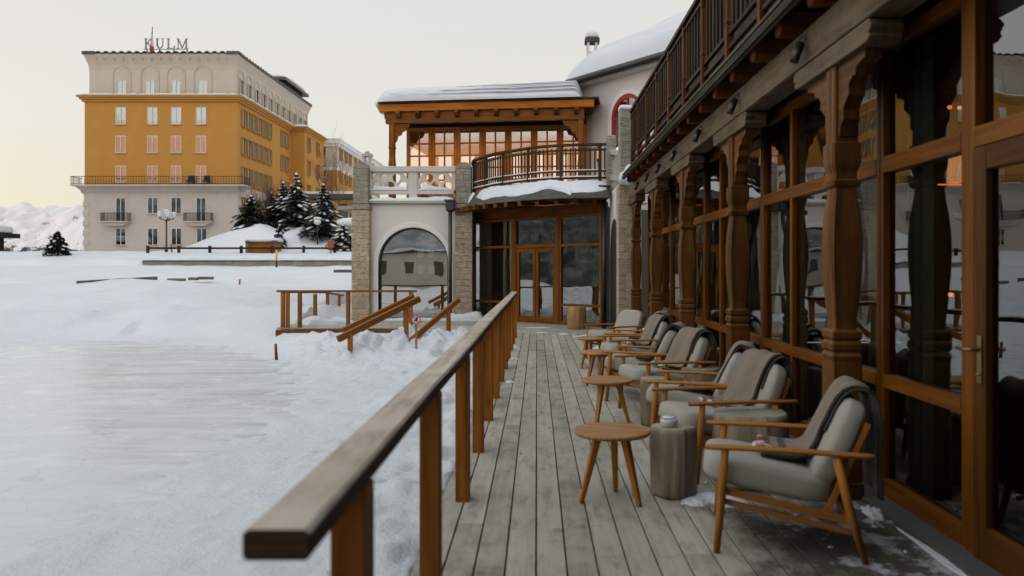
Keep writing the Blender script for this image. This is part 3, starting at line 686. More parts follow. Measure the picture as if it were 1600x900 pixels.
m = MB(); m.box(1.93, 2.13, -.5, 7.2, 2.96, 3.22); m.box(1.93, 2.13, 7.202, 16.7, 2.96, 3.22); m.box(1.915, 1.93, -.5, 16.7, 2.962, 2.985); bbuild(m, 'beam', M['beam'], bevel=.01)
j0 = None
for i in range(23):
    y = .27+.71*i
    if j0 is None:
        m = MB(); m.prism([(-.08, 3.395), (-.085, 3.27), (-.055, 3.225), (.055, 3.225), (.085, 3.27), (.08, 3.395)], 'x', -.51, .4); j0 = m.build('joist', M['joist'], B, bevel=.012); j0.location = (0, y, 0)
    else: copy_part(j0, B, (0, y, 0))
m = MB()
for i in range(9): m.box(1.76+.12*i, 1.875+.12*i, -.5, 16.0, 3.40, 3.43)
bbuild(m, 'balcony_floor', M['dark_wood'])
m = MB(); m.box(1.72, 1.755, -.5, 16.0, 3.29, 3.37); m.box(1.70, 1.78, -.5, 16.0, 3.371, 3.39); bbuild(m, 'fascia', [M['grey_board']], bevel=.004)
m = MB(); m.box(1.70, 1.718, -.5, 16.0, 3.285, 3.345); bbuild(m, 'drip_board', M['dark_wood'])
br = MB(); br.box(1.69, 1.79, -.5, 14.6, 4.34, 4.39); br.box(1.715, 1.765, -.5, 14.6, 4.27, 4.31); br.box(1.72, 1.76, -.5, 14.6, 3.60, 3.64); br.box(1.72, 1.76, -.5, 14.6, 3.47, 3.51)
rail_ = bbuild(br, 'balcony_railing', M['dark_wood'], bevel=.004)
p0_ = None
for i in range(15):
    y = -.25+1.07*i
    if i == 14: y = 14.56
    if p0_ is None:
        p0_ = MB().sqcol([(3.39, .036), (3.68, .036), (3.70, .028), (3.73, .04), (3.77, .028), (4.05, .034), (4.2, .028), (4.22, .038), (4.34, .036)]).build('baluster_post', M['joist'], rail_); p0_.location = (1.74-2.3, y, 0)
    else: copy_part(p0_, rail_, (1.74-2.3, y, 0))
m = MB()
for i in range(14):
    for k in range(1, 7):
        y = -.25+1.07*i+1.07*k/7; m.beam((1.74, y, 3.64), (1.74, y, 4.27), .026, .045, up=(0, 1, 0))
m.v = [(v[0]-2.3, v[1], v[2]) for v in m.v]; struct(m.build('balusters', M['dark_wood'], rail_), 'stuff')
m = MB()
for i in range(110):
    y = -.5+i*.152
    m.box(2.62, 2.65, y, y+.147, 3.43, 5.3)
m.box(2.35, 6.2, -.5, 16.4, 5.31, 5.42); bbuild(m, 'upper_wall', M['dark_wood'])
# glazed bays
def framebeam(m, ya, yb, z0, z1, dx=.07, x=XW): m.box(x-.02, x+dx, ya, yb, z0, z1)
def window_bay(y0, y1, muls, name='window', sill=True):
    m = MB()
    w = .05
    framebeam(m, y0, y0+w, .0, 3.0); framebeam(m, y1-w, y1, .0, 3.0)
    for q in muls: m.box(XW-.017, XW+.06, q-.032, q+.032, .0, 3.0)
    for z0, z1 in ((.0, .13), (.724, .81), (2.128, 2.233), (2.92, 3.0)):
        m.box(XW-.024, XW+.065, y0+w, y1-w, z0, z1)
    fr = bbuild(m, name, M['frame'], bevel=.004)
    g = MB(); e_ = [y0+w]+[a for q in muls for a in (q-.032, q+.032)]+[y1-w]
    for a, b in zip(e_[::2], e_[1::2]):
        for z0, z1 in ((.13, .724), (.81, 2.128), (2.233, 2.92)):
            bb = len(g.v); g.v += [(XW+.02-2.3, a, z0), (XW+.02-2.3, b, z0), (XW+.02-2.3, b, z1), (XW+.02-2.3, a, z1)]; g.face([bb, bb+3, bb+2, bb+1])
    g.build('pane', M['glass'], fr)
    return fr
for a in (5.3, 8.08, 10.86, 13.64): window_bay(a, a+2.77, (a+.94, a+1.86))
window_bay(4.23, 5.29, ())
# the nearest: double door
m = MB(); m.box(XW-.03, XW+.08, 4.13, 4.225, 0, 3.0); m.box(XW-.03, XW+.08, 2.3, 2.39, 0, 3.0); m.box(XW-.03, XW+.08, 2.39, 4.13, 2.128, 2.233); m.box(XW-.028, XW+.08, 2.39, 4.13, 2.92, 3.0)
dfr = bbuild(m, 'door_frame', M['frame'], bevel=.004)
g = MB(); g.v = [(XW+.02-2.3, 2.39, 2.233), (XW+.02-2.3, 4.13, 2.233), (XW+.02-2.3, 4.13, 2.92), (XW+.02-2.3, 2.39, 2.92)]; g.face([0, 3, 2, 1]); g.build('pane', M['glass'], dfr)
for a, b in ((3.27, 4.125), (2.395, 3.26)):
    m = MB(); m.box(XW-.045, XW+.02, a, a+.12, .02, 2.12); m.box(XW-.045, XW+.02, b-.12, b, .02, 2.12); m.box(XW-.043, XW+.018, a+.12, b-.12, .02, .2); m.box(XW-.043, XW+.018, a+.12, b-.12, 2.0, 2.12)
    dr = bbuild(m, 'door', M['door_wood'], bevel=.005)
    g = MB(); g.v = [(XW-.01-2.3, a+.12, .2), (XW-.01-2.3, b-.12, .2), (XW-.01-2.3, b-.12, 2.0), (XW-.01-2.3, a+.12, 2.0)]; g.face([0, 3, 2, 1]); g.build('pane', M['glass'], dr)
    if a > 3:
        h = MB(); h.box(XW-.052-2.3, XW-.045-2.3, 4.03, 4.07, .92, 1.16); h.tube([(XW-.05-2.3, 4.05, 1.09), (XW-.10-2.3, 4.05, 1.09), (XW-.105-2.3, 4.06, 1.09), (XW-.105-2.3, 4.17, 1.09)], .009, 8); h.lathe([(.012, 0), (.012, .01)], 10, (XW-.055-2.3, 4.05, .96))
        h.build('handle', plain('old_brass', (.32, .24, .12), .35, .8), dr)
m = MB(); m.box(2.11, 2.27, -.5, 16.3, .003, .022); bbuild(m, 'floor_track', M['track'])
# inner room
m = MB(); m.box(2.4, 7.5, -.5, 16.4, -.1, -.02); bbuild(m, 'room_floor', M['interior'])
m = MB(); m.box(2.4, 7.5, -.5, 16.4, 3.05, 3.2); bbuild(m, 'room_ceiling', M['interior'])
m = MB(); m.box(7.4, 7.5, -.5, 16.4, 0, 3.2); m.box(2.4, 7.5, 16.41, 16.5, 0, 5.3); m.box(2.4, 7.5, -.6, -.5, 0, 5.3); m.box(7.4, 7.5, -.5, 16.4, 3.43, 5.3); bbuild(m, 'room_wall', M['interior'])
for y0, y1 in ((4.98, 5.24), (5.6, 5.9), (7.35, 7.95), (8.2, 8.7), (10.3, 10.8), (11.0, 11.5), (13.1, 13.6), (2.5, 2.9)):
    m = MB()
    def cf(u, v): y = y0+(y1-y0)*u; return (2.46-2.3+.035*math.sin((y-y0)*2*PI/.085)+.01*math.sin(y*90), y, .06+v*2.9)
    m.grid(cf, 60, 2); m.build('curtain', M['curtain'], B)
# pendant lamps inside
pl0 = None
for k, (x, y, z) in enumerate(((3.6, 6.98, 2.91), (3.75, 7.1, 2.93), (3.2, 6.19, 1.30), (3.2, 8.68, 1.0), (3.4, 10.9, 2.5))):
    t = thing('interior_lamp', ('small glowing ceiling lamp inside behind the tall pane left of the door', 'second small glowing ceiling lamp inside, right beside the first', 'small orange table lamp glowing inside left of the door', 'low orange candle lamp glowing inside left of the nearest column', 'small glowing lamp deep inside between the second and third columns')[k], 'lamp', (x, y, z))
    m = MB(); m.lathe([(.002, .018), (.014, .014), (.021, 0), (.014, -.014), (.002, -.018)], 12); m.build('bulb', M['lamp'], t)
    if z > 2: m = MB(); m.tube([(0, 0, .03), (0, 0, 3.04-z)], .006, 5); m.build('cord', M['black'], t)
    else: m = MB(); m.tube([(0, 0, -.03), (0, 0, .01-z)], .012, 6); m.build('stand', M['black'], t)
t = thing('bar_lamp', 'thin glowing orange bar lamp with a peach shade inside left of the door', 'lamp', (3.5, 6.7, 2.2))
m = MB(); m.box(-.14, .14, -.01, .01, 0, .010); m.build('light_bar', M['lamp'], t); m = MB(); m.sqcol([(.02, .05), (.28, .035)]); m.build('lamp_shade', M['candle2'], t); m = MB(); m.tube([(0, 0, .28), (0, 0, .84)], .006, 5); m.build('cord', M['black'], t)

# spotlights on the beam
sp0 = None
for i, px_y in enumerate((4.05, 5.75, 7.65, 9.35, 11.0, 12.4, 13.7, 15.0)):
    lab = ['nearest black spotlight on the long beam, at the top of the frame', 'black spotlight on the beam just beyond the nearest column', 'third black spotlight from the near end of the beam', 'fourth black spotlight along the beam, just before the second column bracket', 'fifth black spotlight along the beam', 'sixth black spotlight along the beam', 'seventh black spotlight along the beam', 'farthest black spotlight, by the stone pier end of the beam'][i]
    if sp0 is None:
        sp0 = thing('spotlight', lab, 'spotlight', (1.915, px_y, 3.14), 0, 'spotlights along the beam')
        m = MB(); m.tube([(-.02, 0, -.02), (-.075, -.02, -.155)], .032, 14); m.build('lamp_body', M['metal'], sp0)
        m = MB(); m.tube([(.015, 0, .02), (-.012, 0, .025), (-.035, 0, .0), (-.035, 0, -.04)], .008, 8); m.build('arm', M['track'], sp0)
        m = MB(); m.tube([(.02, 0, .02), (.0, 0, .02)], .022, 14); m.build('mount', M['track'], sp0)
    else: dup(sp0, (1.915, px_y, 3.14), 0, lab)

# ================================================================== TERRACE BUILDING (end of the deck)
T = thing('terrace_building', 'white plastered building with arched window and curved balcony at the end of the deck', 'building', (0, 24, 0))
def tb(m, name, mat, parent=None, bevel=0, recalc=False):
    par = parent or T
    m.v = [(v[0], v[1]-24, v[2]) for v in m.v]
    return m.build(name, mat, par, bevel=bevel, recalc=recalc)
YF = 23.6
def fx(px, Y=YF): return PX(px, Y)
def fz(py, Y=YF): return PZ(py, Y)
ax, ar, az = fx(646), 1.03, fz(410)      # arch centre, radius, spring height
# wall with arch opening
def arch_pts(r_, n=20): return [(ax+r_*math.cos(PI*k/n), az+r_*math.sin(PI*k/n)) for k in range(n+1)]
x0, x1, zt = fx(572), fx(715), 3.42
outer = [(x0, -.1), (x0, zt), (x1, zt), (x1, -.1)]
inner = [(ax+ar, -.1)]+arch_pts(ar)+[(ax-ar, -.1)]
m = MB(); m.prism(outer+inner, 'y', YF, YF+.35); tb(m, 'wall', M['white_plaster'])
m = MB(); a_ = [(ax+ar+.15, .0)]+arch_pts(ar+.15)+[(ax-ar-.15, 0.)]; b_ = ([(ax+ar, .0)]+arch_pts(ar)+[(ax-ar, 0.)])[::-1]
m.prism(a_+b_, 'y', YF-.05, YF+.18); tb(m, 'arch_trim', M['trim_white'], bevel=.01)
m = MB(); m.v = [(p[0], YF+.2, p[1]) for p in [(ax+ar, 0.)]+arch_pts(ar)+[(ax-ar, 0.)]]; m.face(list(range(len(m.v)))[::-1]); aw = tb(m, 'arched_window', M['glass_arch'])
m = MB()
rr = ar
a_ = [(ax+rr, .0)]+arch_pts(rr)+[(ax-rr, 0.)]; b_ = ([(ax+rr-.05, .0)]+arch_pts(rr-.05)+[(ax-rr+.05, 0.)])[::-1]
m.prism(a_+b_, 'y', YF+.17, YF+.24); m.v = [(v[0], v[1]-24, v[2]) for v in m.v]; m.build('frame', M['metal'], aw)
m = MB(); m.box(x0, x1, YF+2.4, YF+2.5, 0, 3.3); m.box(x0, x1, YF+.36, YF+2.4, 3.2, 3.3); m.box(x0, x1, YF+.36, YF+2.4, -.1, -.02); m.box(x0-.1, x0, YF+.36, YF+2.5, 0, 3.3); m.box(x1, x1+.1, YF+.36, YF+2.5, 0, 3.3)
tb(m, 'room', plain('beige_room', (.50, .47, .38), .9))
m = MB(); m.box(x0-.0, x1, YF-.14, YF+.6, 3.42, 3.50); tb(m, 'ledge', M['stone_grey'], bevel=.01)
m = MB(); m.box(-6.0, 2.4, YF+.6, 33, 3.30, 3.40); tb(m, 'terrace_floor', M['stone_grey'])
# piers
for k, (a, b) in enumerate(((549, 577), (711, 738))):
    Yp = 23.3
    m = MB(); X0, X1 = PX(a, Yp), PX(b, Yp)
    m.box(X0, X1, Yp, Yp+.55, -.2, PZ(328, Yp)); lo = tb(m, 'stone_pier', M['stone'], bevel=.02)
    m = MB(); zz0 = PZ(328, Yp)+.003; m.box(X0-.02, X1+.02, Yp-.02, Yp+.57, zz0, zz0+.16)
    c_, w_ = (X0+X1)/2, (X1-X0)/2-.04
    top = PZ(254, Yp)
    out = [(c_-w_, zz0+.163), (c_+w_, zz0+.163), (c_+w_, top-.12)]+[(c_+w_*math.cos(q*PI/8), top-.12+.14*math.sin(q*PI/8)) for q in range(1, 8)]+[(c_-w_, top-.12)]
    m.prism(out, 'y', Yp+.02, Yp+.5); tb(m, 'pier_top', M['stone_old'], bevel=.02)
# balustrade with gothic tracery
bx0, bx1, bt, bb = fx(576), fx(712), fz(260), fz(316)
m = MB(); m.box(bx0, bx1, YF-.06, YF+.2, bt-.16, bt); m.box(bx0, bx1, YF, YF+.14, bb+.24, bb+.36)
cxm = (bx0+bx1)/2+.03; m.box(cxm-.12, cxm+.12, YF-.01, YF+.15, bb-.02, bt-.16); m.box(bx0, bx0+.06, YF, YF+.14, bb+.2, bt-.16); m.box(bx1-.06, bx1, YF, YF+.14, bb+.2, bt-.16)
bal = tb(m, 'balustrade', M['stone_pale'], bevel=.008)
def arc_bar(m, cx, cz, r_, a0, a1, w=.06, n=8, y0=YF+.015, y1=YF+.125):
    for k in range(n):
        a = a0+(a1-a0)*k/n; b_ = a0+(a1-a0)*(k+1)/n
        m.prism([(cx+(r_-w/2)*math.cos(a), cz+(r_-w/2)*math.sin(a)), (cx+(r_+w/2)*math.cos(a), cz+(r_+w/2)*math.sin(a)), (cx+(r_+w/2)*math.cos(b_), cz+(r_+w/2)*math.sin(b_)), (cx+(r_-w/2)*math.cos(b_), cz+(r_-w/2)*math.sin(b_))], 'y', y0, y1)
from mathutils.geometry import tessellate_polygon
def plate(m, loops, y0, y1):
    tri = tessellate_polygon([[Vector((p[0], p[1], 0)) for p in l] for l in loops]); flat = [p for l in loops for p in l]; b = len(m.v)
    for y in (y0, y1): m.v += [(p[0], y, p[1]) for p in flat]
    n = len(flat)
    for a, c, d in tri: m.face([b+a, b+c, b+d]); m.face([b+n+d, b+n+c, b+n+a])
    o_ = 0
    for l in loops:
        for k in range(len(l)): k2 = (k+1) % len(l); m.face([b+o_+k, b+o_+k2, b+n+o_+k2, b+n+o_+k])
        o_ += len(l)
def gothic(c, w, z0, zs, top, n=6):
    """pointed arch opening: centre c, half width w, from z0, springing zs, apex top"""
    h = top-zs; L_ = [(c-w, z0), (c-w, zs)]
    for k in range(1, n): t_ = k/n; L_.append((c-w*math.cos(t_*PI/2)**.8, zs+h*math.sin(t_*PI/2)**1.05))
    L_.append((c, top))
    for k in range(n-1, 0, -1): t_ = k/n; L_.append((c+w*math.cos(t_*PI/2)**.8, zs+h*math.sin(t_*PI/2)**1.05))
    return L_+[(c+w, zs), (c+w, z0)]
for pa, pb in ((bx0+.061, cxm-.121), (cxm+.121, bx1-.061)):
    w3 = (pb-pa)/3; zb_ = bb+.361; zt_ = bt-.161; hh = zt_-zb_
    loops = [[(pa, zb_), (pb, zb_), (pb, zt_), (pa, zt_)]]
    for k in range(3): loops.append(gothic(pa+w3*(k+.5), w3*.36, zb_+.02, zb_+hh*.16, zb_+hh*.47))
    for k in range(1, 3):
        c = pa+w3*k; q = []
        for j in range(16):
            a = 2*PI*j/16; r_ = w3*.31; dz = math.sin(a)*r_*.95; q.append((c+math.cos(a)*r_*(1 if dz > 0 else (1+dz*1.2)), zb_+hh*.70+dz*(1.0 if dz > 0 else 1.45)))
        loops.append(q)
    for sg, e_ in ((1, pa), (-1, pb)): loops.append([(e_+sg*.03, zt_-.03), (e_+sg*w3*.46, zt_-.03), (e_+sg*w3*.30, zt_-hh*.22), (e_+sg*.03, zt_-hh*.42)])
    m = MB(); plate(m, loops, YF+.02, YF+.12); m.v = [(v[0], v[1]-24, v[2]) for v in m.v]; m.build('tracery', M['stone_pale'], bal, recalc=True)
m = MB(); snow_strip(m, (bx0, YF-.02, 3.495), (bx1, YF-.02, 3.495), .26, .1, seed=2.); snow_strip(m, (bx0+.05, YF+.05, bb+.36), (cxm-.15, YF+.05, bb+.36), .16, .11, seed=5.); snow_strip(m, (cxm+.15, YF+.05, bb+.36), (bx1-.1, YF+.05, bb+.36), .16, .11, seed=8.)
m.v = [(v[0], v[1]-24, v[2]) for v in m.v]; m.build('snow_cover', M['snow_smooth'], bal)
# glazing at 45 degrees
A2, B2 = Vector((-1.92, 24.2, 0)), Vector((1.67, 20.5, 0)); dW = (B2-A2); LW = dW.length; dW.normalize(); nW = Vector((dW.y, -dW.x, 0))  # outward
if nW.y > 0: nW = -nW
def GW(t_, off=0, z=0): return A2+dW*(t_*LW)+nW*off+Vector((0, 0, z))
def gbar(m, t0, t1, z0, z1, off0=-.05, off1=.03, tin=0):
    th = abs(off1-off0); mid = (off0+off1)/2
    if t1-t0 > (z1-z0)/LW: m.beam(GW(t0, mid, (z0+z1)/2), GW(t1, mid, (z0+z1)/2), th, z1-z0)
    else: m.beam(GW((t0+t1)/2, mid, z0), GW((t0+t1)/2, mid, z1), (t1-t0)*LW, th, up=tuple(nW))
def glz(m, t0, t1, z0, z1, off=-.01):
    b = len(m.v); m.v += [tuple(GW(t0, off, z0)), tuple(GW(t1, off, z0)), tuple(GW(t1, off, z1)), tuple(GW(t0, off, z1))]; m.face([b, b+1, b+2, b+3])
e1, e2 = .3617, .694; u = .035/LW
for (t0, t1) in ((0, e1), (e2, 1)):
    m = MB(); gbar(m, t0+2*u*(t0 > 0), t0+2*u+2*u*(t0 > 0), 0, 2.95); gbar(m, t1-2*u-2*u*(t1 < 1), t1-2*u*(t1 < 1), 0, 2.95)
    ta, tz = t0+2*u*(t0 > 0)+2*u, t1-2*u-2*u*(t1 < 1)
    for z0, z1 in ((0, .1), (.50, .57), (2.10, 2.17), (2.86, 2.95)): gbar(m, ta, tz, z0, z1, -.045, .025)
    w_ = tb(m, 'window', M['frame'], bevel=.004); m = MB()
    for z0, z1 in ((.1, .5), (.57, 2.1), (2.17, 2.86)): glz(m, ta, tz, z0, z1)
    m.v = [(v[0], v[1]-24, v[2]) for v in m.v]; m.build('pane', M['glass_door'], w_)
m = MB(); gbar(m, e1-2*u, e1+2*u, 0, 2.95, -.06, .05); gbar(m, e2-2*u, e2+2*u, 0, 2.95, -.06, .05); gbar(m, e1+2*u, e2-2*u, 2.86, 2.95); gbar(m, e1+2*u, e2-2*u, 2.08, 2.19, -.055, .04); gbar(m, e1+2*u, e2-2*u, 0, .03, -.055, .06)
w_ = tb(m, 'door_frame', M['frame'], bevel=.004); m = MB(); glz(m, e1+2*u, e2-2*u, 2.19, 2.86); m.v = [(v[0], v[1]-24, v[2]) for v in m.v]; m.build('pane', M['glass_door'], w_)
em = (e1+e2)/2
for (t0, t1) in ((e1+2.2*u, em-.002), (em+.002, e2-2.2*u)):
    m = MB(); s3 = 3*u; gbar(m, t0, t0+s3, .035, 2.07, -.04, .02); gbar(m, t1-s3, t1, .035, 2.07, -.04, .02); gbar(m, t0+s3, t1-s3, .035, .17, -.04, .02); gbar(m, t0+s3, t1-s3, 1.97, 2.07, -.04, .02)
    d_ = tb(m, 'door', M['frame'], bevel=.004); m = MB(); glz(m, t0+s3, t1-s3, .17, 1.97); m.v = [(v[0], v[1]-24, v[2]) for v in m.v]; m.build('pane', M['glass_door'], d_)
    if t0 < em-.05:
        m = MB(); q = GW(t1-.006, .03, 1.02); m.tube([q, q+nW*.04, q+nW*.045-dW*.1], .01, 6); m.v = [(v[0], v[1]-24, v[2]) for v in m.v]; m.build('handle', M['metal'], d_)
for t0, t1, mt in ((.02, .13, 'curtain_pale'), (.27, .33, 'curtain'), (.90, .985, 'curtain')):
    m = MB(); m.grid(lambda a, b: GW(t0+(t1-t0)*a, -.16+.03*math.sin(a*(t1-t0)*LW*2*PI/.09), .1+2.75*b), 50, 2); tb(m, 'curtain', M[mt])
m = MB(); gbar(m, -.01, 1.02, 2.96, 3.22, -.12, .06); tb(m, 'fascia_beam', M['frame'], bevel=.01)
m = MB()    # dark room behind
q = [GW(-.02, -.5), GW(1.05, -.5), GW(1.05, -4.5), GW(-.02, -4.5)]
m.prism([(p.x, p.y) for p in (GW(0, -.1), GW(1.0, -.1), GW(1.0, -4.5), GW(0, -4.5))], 'z', -.1, -.01); m.prism([(p.x, p.y) for p in (GW(0, -.14), GW(1.0, -.14), GW(1.0, -4.5), GW(0, -4.5))], 'z', 3.0, 3.1)
m.beam(GW(0, -4.5, 1.5), GW(1, -4.5, 1.5), .1, 3.0); m.beam(GW(0, -.3, 1.5), GW(0, -4.5, 1.5), .1, 3.0); m.beam(GW(1.0, -.1, 1.5), GW(1.0, -4.5, 1.5), .1, 3.0)
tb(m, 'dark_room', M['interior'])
# curved balcony
CV = [(-1.93, 24.6), (-1.93, 24.2), (-1.80, 23.4), (-1.5, 22.8), (-1.12, 22.1), (-.67, 21.6), (-.2, 21.1), (.315, 20.75), (1.0, 20.53), (1.77, 20.45)]
def catmull(P, n):
    out = []; P = [P[0]]+P+[P[-1]]
    for i in range(1, len(P)-2):
        for k in range(n):
            t_ = k/n; p0, p1, p2, p3 = (Vector((*q, 0)) for q in P[i-1:i+3])
            out.append(.5*((2*p1)+(p2-p0)*t_+(2*p0-5*p1+4*p2-p3)*t_*t_+(3*p1-p0-3*p2+p3)*t_**3))
    out.append(Vector((*P[-2], 0))); return out
crv = catmull(CV, 6)
# arc length resample
def resample(P, step):
    out = [P[0].copy()]; acc = 0; 
    for a, b in zip(P, P[1:]):
        d = (b-a).length; pos = 0
        while acc+(d-pos) >= step:
            pos += step-acc; out.append(a.lerp(b, pos/d)); acc = 0
        acc += d-pos
    return out
def normals(P):
    ns = []
    for i in range(len(P)):
        d = (P[min(i+1, len(P)-1)]-P[max(i-1, 0)]).normalized(); ns.append(Vector((d.y, -d.x, 0)))
    return ns
cn = normals(crv)
if cn[20].y > 0: cn = [-n_ for n_ in cn]
def sweep(m, P, ns, sec, closed=True, mi=0, sm=False):
    b = len(m.v); k = len(sec); acc = 0
    for p, n_ in zip(P, ns):
        for o_, z in sec: m.v.append(tuple(p+n_*o_+Vector((0, 0, z))))
    for i in range(len(P)-1):
        ln = (P[i+1]-P[i]).length
        for j in range(k if closed else k-1):
            j2 = (j+1) % k; m.face([b+i*k+j, b+(i+1)*k+j, b+(i+1)*k+j2, b+i*k+j2], [(acc, j*.1), (acc+ln, j*.1), (acc+ln, j*.1+.1), (acc, j*.1+.1)], .4, mi, sm)
        acc += ln
    if closed: m.face([b+j for j in range(k)]); m.face([b+(len(P)-1)*k+j for j in range(k)][::-1])
ZB = 3.72
m = MB(); sweep(m, crv, cn, [(-.06, 4.65), (.06, 4.65), (.06, 4.71), (-.06, 4.71)]); sweep(m, crv, cn, [(-.02, 4.52), (.02, 4.52), (.02, 4.57), (-.02, 4.57)]); sweep(m, crv, cn, [(-.02, 3.80), (.02, 3.80), (.02, 3.85), (-.02, 3.85)]); sweep(m, crv, cn, [(-.02, 3.98), (.02, 3.98), (.02, 4.02), (-.02, 4.02)])
M['old_rail'] = wood('old_balcony_rail_wood', (.035, .020, .010), (.075, .048, .026), (.13, .09, .055), rough=.7, along=1, across=20, vary=.25)
cr = tb(m, 'curved_railing', M['old_rail'], bevel=.003)
for p in resample(crv, 1.0):
    m = MB(); m.beam(p+Vector((0, 0, 3.7)), p+Vector((0, 0, 4.65)), .085, .085, up=(0, 1, 0)); m.v = [(v[0], v[1]-24, v[2]) for v in m.v]; m.build('post', M['old_rail'], cr)
for p in resample(crv, .125):
    m = MB(); m.beam(p+Vector((0, 0, 3.80)), p+Vector((0, 0, 4.60)), .040, .034, up=(0, 1, 0)); m.v = [(v[0], v[1]-24, v[2]) for v in m.v]; m.build('baluster', M['old_rail'], cr)
m = MB(); sweep(m, crv, cn, [(-.03, 3.85), (.04, 3.85), (.03, 3.885), (-.02, 3.885)], sm=True); sweep(m, crv[8:], cn[8:], [(-.03, 4.02), (.03, 4.02), (.02, 4.045), (-.02, 4.045)], sm=True); m.v = [(v[0], v[1]-24, v[2]) for v in m.v]; m.build('snow_cover', M['snow_smooth'], cr)
m = MB(); pts = [(p.x, p.y) for p in crv]+[(1.9, 24.6)]; m.prism(pts, 'z', 3.55, 3.70); tb(m, 'balcony_floor', M['old_rail'])
# canopy under balcony
OC = [(-2.06, 24.6), (-2.06, 24.2), (-2.05, 23.2), (-1.75, 22.2), (-1.25, 21.4), (-.75, 20.8), (-.1, 20.2), (.45, 19.85), (1.05, 19.65), (1.78, 19.55)]
ocv = catmull(OC, 6)
def rsf(i, o_, z): p = crv[i].lerp(ocv[i], o_); return (p.x, p.y, z)
def ruled(m, sec, mi=0):
    b = len(m.v); k = len(sec)
    for i in range(len(crv)):
        for o_, z in sec: m.v.append(rsf(i, o_, z))
    for i in range(len(crv)-1):
        for j in range(k):
            j2 = (j+1) % k; m.face([b+i*k+j, b+(i+1)*k+j, b+(i+1)*k+j2, b+i*k+j2], [(i*.2, j*.1), (i*.2+.2, j*.1), (i*.2+.2, j*.1+.1), (i*.2, j*.1+.1)], .4, mi)
    m.face([b+j for j in range(k)]); m.face([b+(len(crv)-1)*k+j for j in range(k)][::-1])
m = MB(); ruled(m, [(.0, 3.72), (1, 3.31), (1, 3.27), (0, 3.60)]); tb(m, 'canopy', M['shingle'])
m = MB(); ruled(m, [(1.003, 3.305), (1.04, 3.305), (1.04, 3.24), (1.003, 3.24)]); tb(m, 'canopy_gutter', M['grey_board'])
m = MB()
rs = resample(crv, .42); rn = normals(rs); rn = [-q if q.y > 0 else q for q in rn]
for p, n_ in zip(rs[1:], rn[1:]):
    if n_.y > -.1: n_ = Vector((-1, -.1, 0)).normalized()
    r1 = MB(); r1.beam(p-n_*.5+Vector((0, 0, 3.28)), p+n_*.62+Vector((0, 0, 3.19)), .12, .15); tb(r1, 'rafter', M['column'], bevel=.01)
m = MB(); ruled(m, [(-.6, 3.24), (.98, 3.245), (.98, 3.262), (-.6, 3.262)]); tb(m, 'soffit', M['joist'])
m = MB()
k0, k1 = 12, len(crv)
def sn(P, ns, o0, o1, seed):
    def fn(u, v):
        i = P[0]+u*(P[1]-P[0]); a = int(min(i, len(crv)-2)); f = i-a; p = crv[a].lerp(crv[a+1], f); q = ocv[a].lerp(ocv[a+1], f)
        e = min(1, min(u, 1-u)*10)**.5
        end = o0+(o1-o0)*(.74+.50*fbm(u*4+seed, 1., 2., 3)*(1 if u < .8 else .4)-.25*(1-e)); o_ = o0+(end-o0)*v; z = 3.72-.41*o_
        th = .12*(math.sin(PI*v)**.5)*(.85+.55*fbm(u*5+seed, v*2, 1., 3))*e
        r_ = p.lerp(q, o_); return (r_.x, r_.y, z+max(th, .005)+(.01 if 0 < v < 1 else -.02))
    m.grid(fn, 90, 14)
sn((16, len(crv)-1), None, .03, .95, 1.); sn((5, 13), None, .1, 1.0, 4.)
tb(m, 'canopy_snow', M['snow_smooth'])
# white side wall and stone pier where the two buildings meet
m = MB(); m.box(1.86, 2.3, 17.6, 20.4, -.1, 3.42); tb(m, 'side_wall', M['white_plaster'])
m = MB(); m.prism([(18.2, 0), (20.2, 0), (20.2, 1.7)]+[(19.2+1.0*math.cos(PI*k/12), 1.7+1.0*math.sin(PI*k/12)) for k in range(1, 12)]+[(18.2, 1.7)], 'x', 1.845, 1.87); tb(m, 'side_arch', M['metal'])
m = MB(); m.box(1.76, 2.10, 17.3, 17.75, -.1, 3.3); tb(m, 'stone_pier', M['stone'], bevel=.02)
m = MB(); m.box(1.80, 2.16, 17.35, 17.75, 3.303, 5.0); tb(m, 'pier_top', M['stone_old'], bevel=.03)
m = MB(); m.box(1.78, 2.0, 20.2, 20.55, 3.3, 4.88); tb(m, 'pier_top', M['stone_old'], bevel=.03)
m = MB(); m.beam((1.9, 20.2, 4.45), (1.95, 17.75, 4.05), .12, .12); m.beam((1.9, 20.2, 3.8), (1.95, 17.75, 3.5), .12, .12)
for k in range(5): y = 18.1+k*.45; m.box(1.88, 1.96, y, y+.1, 3.5, 4.2)
tb(m, 'stair_balustrade', M['stone_grey'], bevel=.01)
m = MB(); m.rbox((1.98, 17.55, 5.0), .2, .2, .07, p=3); m.rbox((1.92, 17.2, 3.45), .16, .35, .14, p=2.5, n=6); m.rbox((1.98, 17.0, 3.5), .13, .25, .22, p=2.5, n=6)
m.v = [(v[0]+.01*noise.noise((v[0]*9, v[1]*9, v[2]*9)), v[1], v[2]+.04*noise.noise((v[0]*8, v[1]*8, 1))) for v in m.v]; tb(m, 'pier_snow', M['snow_smooth'])
# downpipes
for k, (px, Y, zt_) in enumerate(((703.5, 23.2, 3.36), (944, 20.1, 3.45))):
    t = thing('downpipe', ('dark square-headed downpipe between the arched window and the stone pier', 'dark downpipe at the right edge of the glazed doors')[k], 'downpipe', (PX(px, Y), Y, 0))
    m = MB(); m.tube([(0, 0, 0), (0, 0, zt_-.2)], .055, 12); m.build('pipe', M['pipe'], t)
    m = MB(); m.sqcol([(zt_-.22, .06), (zt_-.16, .12), (zt_+.08, .13), (zt_+.1, .15), (zt_+.14, .15)]); m.build('hopper', M['pipe'], t)
